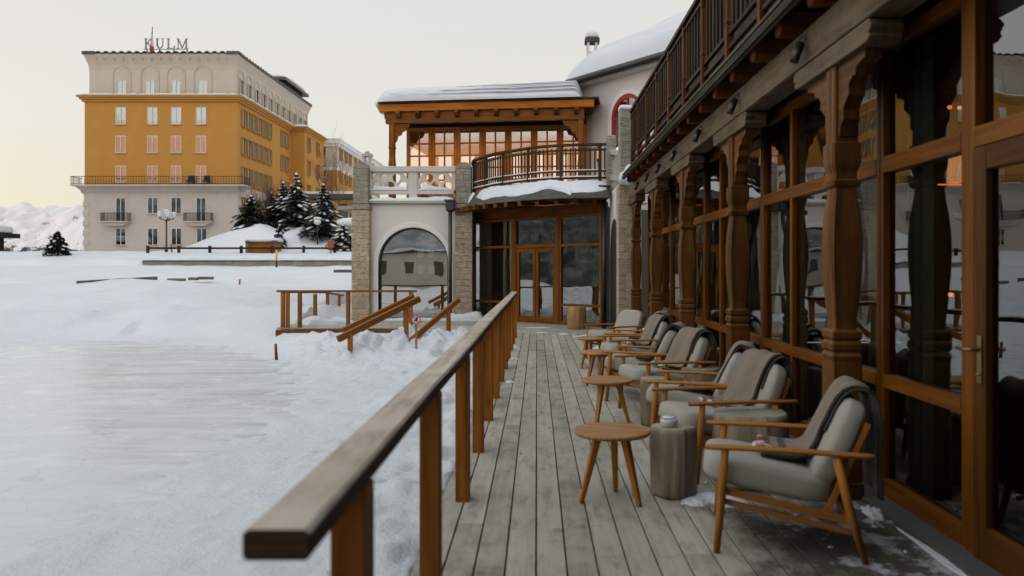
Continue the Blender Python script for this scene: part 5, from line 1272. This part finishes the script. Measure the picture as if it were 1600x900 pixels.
# ---- left kiosk
t = thing('dark_pavilion', 'dark flat-roofed kiosk with thick roof snow at the far left edge', 'hut', (-47.9, 66, 2.7))
m = MB(); m.box(-4, 2.7, -.6, 4, 1.45, 1.85); m.build('roof', M['black'], t); m = MB(); m.rbox((-1, 1.7, 2.15), 3.65, 2.3, .42, p=5, n=10); m.build('roof_snow', M['snow_smooth'], t)
for x in (-3, .4, 1.35): m = MB(); m.box(x, x+.25, -.2, .05, -.2, 1.45); m.build('post', M['dark_wood'], t)
m = MB(); m.box(-4, 1.6, 1.0, 3.5, -.2, 1.45); m.build('wall', M['dark_wood'], t)

# ================================================================== walls, fence, markers on the snow field
t = thing('retaining_wall', 'long low grey stone retaining wall across the snow field below the hotel', 'wall', (PX(140, 55.4), 55.4, 1.7))
m = MB(); XA, XB = PX(222, 55.4), PX(556, 55.4); o_ = PX(140, 55.4)
m.box(XA-o_, XB-o_+3, 0, .5, -.4, .40); m.build('wall', M['wallstone'], t, bevel=.02)
m = MB(); m.box(PX(150, 57)-o_, PX(228, 57)-o_, 1.6, 2.0, -.2, .40); m.build('upper_wall', M['wallstone'], t, bevel=.02)
m = MB(); snow_strip(m, (XA-o_, .35, .39), (XB-o_+3, .35, .39), 1.25, .26, seg=.25, seed=11., droop=.55); snow_strip(m, (PX(140, 57)-o_, 1.9, .38), (PX(222, 57)-o_, 1.9, .38), .7, .16, seg=.3, seed=4.); m.build('snow_cover', M['snow'], t)
t = thing('buried_kerb', 'half-buried dark timber kerb poking out of the snow bank at left', 'kerb', (PX(120, 34), 34, .76))
m = MB(); o_ = PX(120, 34); m.beam((0, 0, PZ(448.5, 34)-.60), (PX(245, 36)-o_, 2, PZ(441, 36)-.60), .25, .2); m.build('kerb_board', M['grey_board'], t)
for k, (px, py, Y, ln) in enumerate(((276, 440, 36, .38), (302, 438.5, 37, .2), (322, 437.5, 37, .32))):
    t = thing('kerb_fragment', ('dark bit of buried kerb, nearest the long kerb board', 'tiny dark bit of kerb in the snow, middle of three', 'dark bit of buried kerb, rightmost of three')[k], 'kerb', (PX(px, Y), Y, PZ(py, Y)+.10))
    m = MB(); m.box(-ln, ln, -.1, .1, -.08, .05); m.build('kerb_board', M['grey_board'], t)
t = thing('ledge_board', 'short grey ledge sticking out of the snow beside the left stone pier', 'ledge', (PX(538, 30), 30, PZ(423, 30)))
m = MB(); m.box(-.35, .8, -.2, .2, -.07, .04); m.build('board', M['grey_board'], t)
# fence
t = thing('wooden_fence', 'low dark wooden rail fence in front of the hotel and the fir mound', 'fence', (PX(231, 62), 62, 2.7))
o_ = PX(231, 62)
pxs = [231, 279.5, 328, 377, 425, 474.5, 523, 572]
for px in pxs:
    m = MB(); m.box(PX(px, 62)-o_-.09, PX(px, 62)-o_+.09, -.09, .09, -.3, PZ(384, 62)-2.7); m.build('post', M['dark_wood'], t)
m = MB(); m.box(0, PX(572, 62)-o_, -.05, .05, PZ(389.3, 62)-2.7, PZ(386.3, 62)-2.7); m.build('rail', M['dark_wood'], t)
t = thing('timber_hut', 'small brown timber box hut with a snow roof beside the fence', 'hut', (PX(411, 63), 62.6, 2.62))
m = MB(); m.box(-1.05, 1.05, 0, 1.6, 0, PZ(379, 62.6)-2.62); m.build('wall', M['post'], t); m = MB(); m.box(-1.2, 1.2, -.2, 1.8, PZ(379, 62.6)-2.62, PZ(376, 62.6)-2.62)
m.box(-1.2, -1.06, -.1, 0, 0, PZ(379, 62.6)-2.62); m.box(1.06, 1.2, -.1, 0, 0, PZ(379, 62.6)-2.62); m.build('frame', M['grey_board'], t); m = MB(); m.rbox((0, .9, PZ(376, 62.6)-2.57), 1.3, 1.3, .22, p=3, n=8); m.build('roof_snow', M['snow_smooth'], t)
t = thing('marker_pole', 'yellow and black snow marker pole in the snow field', 'marker pole', (PX(432, 52), 52, PZ(420, 52)-.1))
m = MB(); m.tube([(0, 0, 0), (0, 0, .62)], .065, 8); m.build('lower_pole', M['black'], t); m = MB(); m.tube([(0, 0, .621), (0, 0, 1.32)], .065, 8); m.build('upper_pole', M['yellow_paint'], t)
t = thing('marker_stake', 'short red marker stake standing in the near snow slope', 'marker', (PX(374, 33), 33, PZ(447, 33)))
m = MB(); m.tube([(0, 0, -.2), (0.02, 0, .28)], .04, 8); m.build('stake', M['orange_paint'], t)
t = thing('marker_stake', 'small dark stump of a post at the left end of the snow heap', 'marker', (PX(432, 17.5), 17.5, -.2))
m = MB(); m.tube([(0, 0, -.3), (-.02, 0, .06)], [.035, .03], 8); m.build('stake', M['column'], t)
t = thing('marker_post', 'thin red marker post below the hotel windows', 'marker', (PX(269, 63), 63, 2.7)); m = MB(); m.tube([(0, 0, 0), (-.1, 0, .75)], .06, 6); m.build('post', M['orange_paint'], t)
t = thing('hydrant_box', 'rust-coloured box on a post at the right end of the fence', 'box', (PX(517, 61.5), 61.5, 2.6)); m = MB(); m.box(-.2, .2, -.15, .15, .5, 1.1); m.box(-.06, .06, -.05, .05, 0, .5); m.build('box', M['orange_paint'], t, bevel=.05)
# street lamps
t = thing('street_lamp', 'tall cast-iron street lamp with a snow-covered cluster of globes before the hotel', 'street lamp', (PX(260, 64), 64, 2.6))
ztop = PZ(343, 64)-2.6
m = MB(); m.tube([(0, 0, -.3), (0, 0, .4), (0, 0, .5), (0, 0, ztop)], [.13, .13, .07, .055], 10); m.build('pole', M['black'], t)
for k in range(5):
    a = 2*PI*k/5+.3; r_ = .55
    ar_ = MB(); ar_.tube([(0, 0, ztop-.12), (.5*r_*math.cos(a), .5*r_*math.sin(a), ztop-.02), (r_*math.cos(a), r_*math.sin(a), ztop+.06), (r_*math.cos(a), r_*math.sin(a), ztop+.16)], .035, 6); ar_.build('arm', M['black'], t)
    g = MB(); g.rbox((r_*math.cos(a), r_*math.sin(a), ztop+.34), .15, .15, .18, p=2, n=5); gg = g.build('globe', M['lampglass'], t)
    g = MB(); g.rbox((r_*math.cos(a), r_*math.sin(a), ztop+.52), .18, .18, .10, p=2.3, n=5); g.build('snow_cap', M['snow_smooth'], gg)
g = MB(); g.rbox((0, 0, ztop+.5), .19, .19, .2, p=2, n=5); gg = g.build('globe', M['lampglass'], t); g = MB(); g.rbox((0, 0, ztop+.70), .22, .22, .11, p=2.3, n=5); g.build('snow_cap', M['snow_smooth'], gg)
t = thing('street_lamp', 'single-globe lamp post with a snow cap among the fir trees', 'street lamp', (PX(496, 66), 66, PZ(375, 66)))
m = MB(); m.tube([(0, 0, -.4), (0, 0, 1.25)], .05, 8); m.build('pole', M['black'], t); m = MB(); m.rbox((0, 0, 1.5), .28, .28, .27, p=2, n=6); m.build('globe', M['lampglass'], t); m = MB(); m.rbox((0, 0, 1.78), .32, .32, .12, p=2.3, n=6); m.build('snow_cap', M['snow_smooth'], t)

# ================================================================== trees
def fir(px, py_base, py_top, Y, wpx, label, seed, snow=.5, dens=1.0, name='fir_tree'):
    rg = random.Random(seed)
    z0 = PZ(py_base, Y); h = (py_base-py_top)*Y/1250; rad = wpx/2*Y/1250
    t = thing(name, label, 'tree', (PX(px, Y), Y, z0), rg.random()*6, 'firs below the hotel')
    m = MB(); m.tube([(0, 0, -.4), (0, 0, h*.5), (.03, 0, h*.97)], [.02*h+.05, .02*h, .01], 7); m.build('trunk', M['bark'], t)
    c = MB(); s = MB(); nlev = int(13*dens+4)
    for i in range(nlev):
        f = i/(nlev-1); zl_ = h*(.10+.86*f); rr_ = rad*1.22*(1-f)**.8+.10
        nb = int(5+8*(1-f))
        for k in range(nb):
            a = rg.random()*2*PI; ln = rr_*(.65+.5*rg.random()); dr = -.28*ln*(1-.6*f)+rg.uniform(-.05, .05)
            d = Vector((math.cos(a), math.sin(a), 0)); sd = Vector((-d.y, d.x, 0))
            nseg = max(5, int(ln*16))
            for q in range(nseg):
                u = (q+.5)/nseg; p = d*(ln*u)+Vector((0, 0, zl_+dr*u*u+.08*ln*math.sin(u*3)))
                wd = .26*ln*(1-u*.75)+.05
                for w_ in range(3):
                    off = sd*rg.uniform(-wd, wd)+Vector((0, 0, rg.uniform(-.10, .03)))
                    c0_ = p+off; l2 = .10+.12*rg.random(); aa = rg.random()*2*PI
                    e1_ = Vector((math.cos(aa), math.sin(aa), rg.uniform(-.7, .1)))*l2; e2_ = Vector((-math.sin(aa), math.cos(aa), rg.uniform(-.3, .3)))*l2*.42
                    b = len(c.v); c.v += [tuple(c0_-e2_), tuple(c0_+e1_), tuple(c0_+e2_), tuple(c0_-e1_*.6)]; c.face([b, b+1, b+2, b+3])
            if rg.random() < snow:
                u0 = rg.uniform(.35, .85); p = d*(ln*u0)+Vector((0, 0, zl_+dr*u0*u0+.07)); L2 = ln*rg.uniform(.15, .32)+.04; W2 = L2*rg.uniform(.3, .55)
                mt = Matrix((d, sd, Vector((0, 0, 1)))).transposed()
                tl = Matrix.Rotation(.35, 3, sd); s.rbox(p, L2, W2, .05+.05*rg.random(), tl @ mt, p=2.2, n=3)
    s.rbox((0, 0, h*.98), .10, .10, .14, p=2, n=4)
    s.v = [(v[0]+.05*noise.noise((v[0]*6, v[1]*6, v[2]*6)), v[1], v[2]+.04*noise.noise((v[0]*7+5, v[1]*7, v[2]*7))) for v in s.v]
    c.build('crown', M['needle'], t); s.build('snow', M['snow_smooth'], t)
    return t
fir(463, 368, 270, 71, 62, 'tallest snow-laden fir on the mound, with a white tip', 1, .6)
fir(443, 366, 284, 73, 62, 'snow-topped fir just left of the tallest fir', 2, .6)
fir(505, 376, 287, 69, 66, 'slim fir with a white tip beside the globe lamp', 3, .6)
fir(392, 366, 306, 71, 62, 'broad dark fir at the left end of the mound', 4, .22, 1.1)
fir(424, 364, 300, 74, 54, 'dark bushy fir behind the bare twigs in the middle of the mound', 5, .25)
fir(483, 372, 318, 74, 50, 'short fir between the tallest and the slim fir', 9, .45)
fir(90, 396, 361, 60, 30, 'small dark fir on the snow edge before the mountains', 6, .12, 1.0)
fir(536, 392, 352, 66, 46, 'low snowy fir next to the stone terrace', 7, .6, .6)
fir(437, 386, 352, 66.5, 18, 'little snow-dusted shrub right of the brown hut', 8, .7, .5, 'shrub')
def bare(px, pyb, pyt, Y, label, seed, spread=.5, n0=6, stems=1):
    rg = random.Random(seed); z0 = PZ(pyb, Y); h = (pyb-pyt)*Y/1250
    t = thing('bare_tree', label, 'tree', (PX(px, Y), Y, z0), 0, 'bare trees below the hotel')
    m = MB(); tr = MB()
    def br(p, d, ln, r_, lev, mm):
        pts = [p]; q = p.copy(); dd = d.copy()
        for k in range(4): dd = (dd+Vector((rg.uniform(-.12, .12), rg.uniform(-.12, .12), .03))).normalized(); q = q+dd*ln/4; pts.append(q.copy())
        mm.tube(pts, [r_*(1-.17*k) for k in range(5)], 5 if lev < 2 else 3, caps=False)
        if lev < 3:
            for k in range(n0 if lev == 0 else 4+lev):
                f = rg.uniform(.25, 1); i = min(3, int(f*4)); pp = pts[i].lerp(pts[i+1], f*4-i if f < 1 else 1)
                a = rg.random()*2*PI; nd = (dd*1.0+Vector((math.cos(a), math.sin(a), .25))*spread).normalized(); br(pp, nd, ln*rg.uniform(.4, .62), r_*.45, lev+1, m)
    for s_ in range(stems): br(Vector((rg.uniform(-.5, .5)*(stems > 1), 0, -.3)), Vector((rg.uniform(-.25, .25)*(stems > 1), 0, 1)).normalized(), h*(.72 if stems == 1 else .6), .045, 0, tr)
    tr.build('trunk', M['twig'], t); m.build('crown', M['twig'], t)
bare(413, 364, 272, 72.5, 'bare shrubby tree between the broad fir and the snow-topped fir', 11, .5, 9, 4)
bare(432, 362, 285, 75.5, 'thin bare tree behind the dark bushy fir', 12, .5, 9, 3)
bare(388, 362, 292, 74.5, 'low bare shrub against the hotel base behind the broad fir', 13, .6, 8, 4)
bare(515, 364, 228, 78, 'tall bare tree left of the pair, against the ochre wing', 14, .45, 12, 1)
bare(497, 364, 240, 80, 'slender bare tree between the firs and the cream wing', 15, .5, 12, 1)
bare(532, 364, 250, 79, 'rightmost tall bare tree beside the stone pier', 16, .5, 12, 1)

# ================================================================== FURNITURE
def make_chair(loc, rz, label):
    t = thing('armchair', label, 'armchair', loc, rz, 'lounge chairs on the deck')
    for s_ in (-1, 1):
        m = MB(); m.tube([(-.365, .345*s_, 0), (-.34, .345*s_, .3), (-.32, .345*s_, .55)], [.018, .024, .021], 10); m.build('leg', M['chair_wood'], t)
        m = MB(); m.tube([(.375, .345*s_, 0), (.29, .345*s_, .3), (.235, .345*s_, .53)], [.018, .024, .022], 10); m.build('leg', M['chair_wood'], t)
        m = MB()
        def af(u, v):
            x = -.425+.84*u; w = .030*(1-.25*abs(u-.4))*(math.sin(min(1, min(u, 1-u)*14+.15)*PI/2)); a = 2*PI*v
            return (x, .345*s_+w*math.cos(a), .558-.012*u+.006*math.sin(u*PI)+.014*math.sin(a))
        m.grid(af, 26, 12); m.build('armrest', M['chair_wood'], t)
        m = MB(); m.beam((-.35, .30*s_, .325), (.31, .30*s_, .20), .026, .034); m.beam((.185, .26*s_, .20), (.40, .26*s_, .70), .022, .030, up=(1, 0, 0)); m.build('side_rail', M['chair_wood'], t)
    m = MB(); m.beam((-.335, -.33, .315), (-.335, .33, .315), .03, .055); m.beam((.30, -.33, .21), (.30, .33, .21), .03, .05); m.beam((-.33, -.30, .265), (.30, -.30, .145), .020, .026); m.beam((-.33, .30, .265), (.30, .30, .145), .020, .026)
    for k in range(5): m.beam((.205+.045*k, -.26, .275+.097*k), (.205+.045*k, .26, .275+.097*k), .012, .035)
    m.build('seat_frame', M['chair_wood'], t)
    rt = Matrix.Rotation(R(9.5), 3, 'Y'); m = MB(); m.rbox((-.095, 0, .378), .345, .300, .076, rt, p=5, n=10, puff=.10); [m.v.__setitem__(q_, (v[0], v[1], v[2]+.006*noise.noise((v[0]*5, v[1]*5, 1))+.004*noise.noise((v[0]*14, v[1]*9, 3)))) for q_, v in enumerate(m.v)]; m.build('seat_cushion', M['cushion'], t)
    rt = Matrix.Rotation(R(24), 3, 'Y'); m = MB(); m.rbox((.262, 0, .575), .070, .298, .245, rt, p=4.2, n=10); [m.v.__setitem__(q_, (v[0]+.008*noise.noise((v[1]*5, v[2]*5, 1))+.005*noise.noise((v[1]*13, v[2]*11, 3)), v[1], v[2])) for q_, v in enumerate(m.v)]; m.build('back_cushion', M['cushion'], t)
    return t
CH = [((1.38, 4.48), -12.7, 'nearest grey lounge armchair with a taupe blanket, right foreground'),
      ((1.39, 5.99), 13, 'second armchair from the front, behind the big grey stump'),
      ((1.40, 6.90), -16.7, 'third armchair from the front, back to back with the second'),
      ((1.33, 8.37), 15, 'fourth armchair from the front, just beyond the grey block stump'),
      ((1.25, 9.27), -20, 'fifth armchair, its front legs beside the third round table'),
      ((1.33, 10.88), 11, 'sixth armchair along the deck'),
      ((1.47, 11.84), -16, 'seventh armchair, pushed close to the window wall'),
      ((1.32, 13.3), 33, 'farthest armchair, turned towards the viewer and without a blanket')]
chair0 = None; chairs = []
for (x, y), a, lab in CH:
    if chair0 is None: chair0 = make_chair((x, y, 0), R(a), lab); chairs.append(chair0)
    else: chairs.append(dup(chair0, (x, y, 0), R(a), lab))
# blankets over the backs
def make_blanket(seed, y0, y1, front, back, label, loc, rz):
    t = thing('blanket', label, 'blanket', loc, rz, 'blankets draped over the armchairs')
    path = [(.02-front*.3, .462), (.10-front*.05, .455), (.16, .50), (.215, .62), (.275, .74), (.325, .815), (.385, .83), (.435, .79), (.455, .70), (.465, .55), (.47, .55-back)]
    P = [Vector((a, b, 0)) for a, b in path]; cp = catmull([(p.x, p.y) for p in P], 6); rs_ = cp; n_ = len(rs_)-1
    m = MB()
    def fn(u, v):
        i = u*n_; a = int(min(i, n_-1)); p = rs_[a].lerp(rs_[a+1], i-a)
        d = (rs_[min(a+1, n_)]-rs_[a]); d.normalize(); nn_ = Vector((-d.y, d.x))
        y = y0+(y1-y0)*v+.02*fbm(u*4, seed, 1.)+(v-.5)*.07*(1-u)*1.0
        f = .014*math.sin(v*9+u*3+seed)+.014*fbm(u*5, v*3, seed)
        return (p.x+nn_.x*(.012+f), y, p.y+nn_.y*(.012+abs(f)))
    m.grid(fn, 56, 18)
    for k in range(len(m.f)):
        i = k//18; j = k % 18
        m.mi[k] = 3 if (i in (1, 3) or j == 0) else (1 if i == 0 and (j//3) % 2 == 0 else (2 if i == 0 else 0))
    o = m.build('cloth', [M['blanket'], M['red_cloth'], M['white_cloth'], M['blanket_dark']], t)
    sd = o.modifiers.new('thick', 'SOLIDIFY'); sd.thickness = .02; sd.offset = 1
    # second folded layer underneath, showing at the near edge
    m = MB(); m.grid(lambda u, v: (lambda q, z: (q[0]+.010*(z[0]), q[1]-.030+.008*math.sin(u*8), q[2]-.004))(fn(.30+u*.70, v*.16), (1, 0)), 46, 5); o2 = m.build('under_fold', M['blanket_dark'], t); sd = o2.modifiers.new('thick', 'SOLIDIFY'); sd.thickness = .008; sd.offset = 1
    p = fn(.02, .22); q = MB(); q.grid(lambda u, v: (p[0]-.07+.11*u, p[1]-.05+.10*v, p[2]+.028+.012*math.sin(u*4)), 6, 4); tg = q.build('patch', M['white_cloth'], t); sd = tg.modifiers.new('thick', 'SOLIDIFY'); sd.thickness = .006; sd.offset = 1
    q = MB()
    for a, b in ((-.045, -.02), (-.005, .02)):
        for s1 in (-1, 1): q.beam((p[0]+a-.008, p[1]+b-.02*s1-.01, p[2]+.042), (p[0]+a+.03, p[1]+b+.02*s1-.01, p[2]+.045), .008, .004)
    q.build('red_stitching', M['red_cloth'], t)
    return t
BL = ['near taupe wool blanket with a red and white end, on the nearest armchair', 'taupe blanket with a white and red patch, on the second armchair', 'taupe blanket with a dark red end, on the third armchair', 'taupe blanket folded over the fourth armchair', 'taupe blanket folded over the fifth armchair', 'taupe blanket folded over the sixth armchair', 'dark blanket folded over the seventh armchair by the windows']
for i in range(7):
    (x, y), a, _ = CH[i]
    yy = ((-.10, .27), (-.16, .24), (-.14, .22), (-.18, .22), (-.14, .2), (-.2, .2), (-.2, .25))[i]
    make_blanket(i*1.7, yy[0], yy[1], (.5, .3, .6, .2, .3, .4, .3)[i], (.28, .2, .22, .2, .2, .2, .2)[i], BL[i], (x, y, 0), R(a))
# round tables
def make_table(loc, rz, label):
    t = thing('round_table', label, 'side table', loc, rz, 'round wooden side tables')
    m = MB(); m.lathe([(.20, .425), (.238, .432), (.248, .444), (.248, .452), (.242, .46)], 48, sm=True); m.build('tabletop', M['table_wood'], t)
    m = MB(); m.lathe([(.10, .40), (.10, .425)], 20); m.build('hub', M['table_wood'], t)
    for k in range(3):
        a = R(210+120*k); m = MB(); m.beam((.215*math.cos(a), .215*math.sin(a), 0), (.10*math.cos(a), .10*math.sin(a), .425), .030, .030, up=(math.cos(a), math.sin(a), 0), w1=.05, h1=.05); m.build('leg', M['chair_wood'], t, bevel=.008)
    return t
tb0 = make_table((.486, 5.18, 0), R(-12), 'front round wooden side table, nearest the viewer')
dup(tb0, (.664, 7.56, 0), R(25), 'second round side table, beyond the front one')
dup(tb0, (.80, 10.08, 0), R(50), 'third round side table, in front of the fifth armchair')
dup(tb0, (.84, 12.15, 0), R(5), 'farthest round side table, by the farthest armchair')
# stumps
def stump(x, y, r_, h, label, seed, mat='stump', top='stump_top', lob=.09):
    t = thing('tree_stump', label, 'stump', (x, y, 0), 0, 'stumps used as side tables')
    def wob(a, z): return 1+lob*.6-lob*1.3*abs(math.sin(a*3.5+seed+.15*math.sin(z*5)))**.5+lob*.6*math.sin(a*4+seed*2+z*1.3)+.07*noise.noise((math.cos(a)*2, math.sin(a)*2, z*2+seed))
    m = MB(); m.lathe([(r_*.93, 0), (r_*.98, .03), (r_, .12), (r_*1.02, h*.5), (r_, h-.03), (r_*.97, h-.005)], 72, wob=wob); m.build('trunk', M[mat], t)
    m = MB(); m.lathe([(r_*.97, h-.005), (r_*.93, h), (r_*.5, h+.001), (r_*.02, h+.001)], 72, wob=wob); m.build('cut_top', M[top], t)
    return t
stump(.907, 5.32, .150, .455, 'fluted grey stump holding the white ashtray', 1., lob=.10)
stump(1.50, 5.62, .26, .50, 'wide grey stump between the nearest and second armchairs', 2., lob=.03)
stump(1.14, 7.72, .15, .45, 'pale grey stump beside the third armchair', 3., lob=.03)
stump(1.68, 8.2, .21, .49, 'grey stump between the third and fourth armchairs', 4., lob=.03)
stump(.985, 19.9, .235, .56, 'pale peeled log stump by the glazed doors', 5., 'fresh_wood', 'fresh_wood', .02)
t = thing('ashtray', 'round white ashtray on the fluted grey stump', 'ashtray', (.875, 5.30, .457))
m = MB(); m.lathe([(.048, 0), (.055, .004), (.058, .045), (.055, .052), (.050, .048), (.047, .02), (.002, .018)], 32); m.build('bowl', M['porcelain'], t)
m = MB(); m.lathe([(.002, .050), (.030, .052), (.047, .056), (.049, .060), (.040, .066), (.015, .069), (.002, .069)], 28); m.build('lid', M['porcelain'], t)
# bits of snow left on the deck
mb = MB()
def patch(cx, cy, rx, ry, h, seed):
    n_ = 20
    def fn(u, v):
        a = 2*PI*u; rr = v*(.8+.4*fbm(math.cos(a)*1.2+seed, math.sin(a)*1.2, seed, 2)+.08*fbm(math.cos(a)*5+seed, math.sin(a)*5, seed, 2)); 
        z = .003+h*max(0, (1-v*v))*(.8+.9*fbm(math.cos(a)*v*3+seed, math.sin(a)*v*3, 2., 4))
        return (cx+rx*rr*math.cos(a), cy+ry*rr*math.sin(a), z if v < .99 else -.004)
    mb.grid(fn, 48, 10)
for (cx, cy, rx, ry, h, s) in ((1.18, 5.2, .30, .20, .03, 1), (1.03, 5.1, .10, .07, .03, 3), (2.06, 4.9, .08, .16, .03, 5), (2.09, 4.2, .03, .5, .010, 6), (.0, 20.3, .5, .1, .02, 10), (1.5, 18.0, .5, .3, .04, 11), (1.1, 17.7, .4, .12, .03, 12), (.62, 18.3, .14, .06, .02, 13), (.1, 18.75, .2, .05, .015, 14), (-.36, 10.6, .08, .10, .02, 15), (-.38, 13.3, .1, .1, .03, 16), (-.40, 15.3, .06, .08, .02, 17), (1.45, 15.2, .5, .6, .04, 18), (1.0, 14.6, .2, .1, .02, 19)):
    patch(cx, cy, rx, ry, h, s)
for k in range(12):
    patch(rng.uniform(1.0, 2.1), rng.uniform(3.6, 6.2), rng.uniform(.008, .025), rng.uniform(.008, .02), .008, k+30)
struct(mb.build('deck_snow', M['snow_smooth']), 'stuff')
# snow along the pavilion foot and platform
mb = MB()
snow_strip(mb, (-6.0, 23.1, -.01), (-5.35, 23.05, 0), .5, .12, seed=3.); snow_strip(mb, (-4.6, 23.3, 0), (-2.3, 23.3, 0), .35, .07, seed=6.); snow_strip(mb, (-2.6, 23.15, 0), (-1.5, 23.0, 0), .4, .22, seed=9.); snow_strip(mb, (-2.2, 18.3, 0), (-.9, 18.2, 0), .35, .06, seed=12.)
snow_strip(mb, (-6.3, 21.5, 0), (-5.2, 22.3, 0), .9, .14, seed=14.)
struct(mb.build('platform_snow', M['snow']), 'stuff')

# ================================================================== the air
mb = MB(); mb.box(-2750, 1150, -420, 3050, -60, 250); hz_ = mb.build('haze', M['snow']); struct(hz_, 'stuff')
hm = bpy.data.materials.new('thin_air'); hm.use_nodes = True; t_ = hm.node_tree; t_.nodes.clear()
pv = N(t_, 'ShaderNodeVolumePrincipled'); pv.inputs['Color'].default_value = (.95, .89, .88, 1); pv.inputs['Density'].default_value = .00026
ho_ = N(t_, 'ShaderNodeOutputMaterial'); L(t_, pv.outputs[0], ho_.inputs['Volume']); hz_.data.materials.clear(); hz_.data.materials.append(hm)
S.cycles.volume_bounces = 2
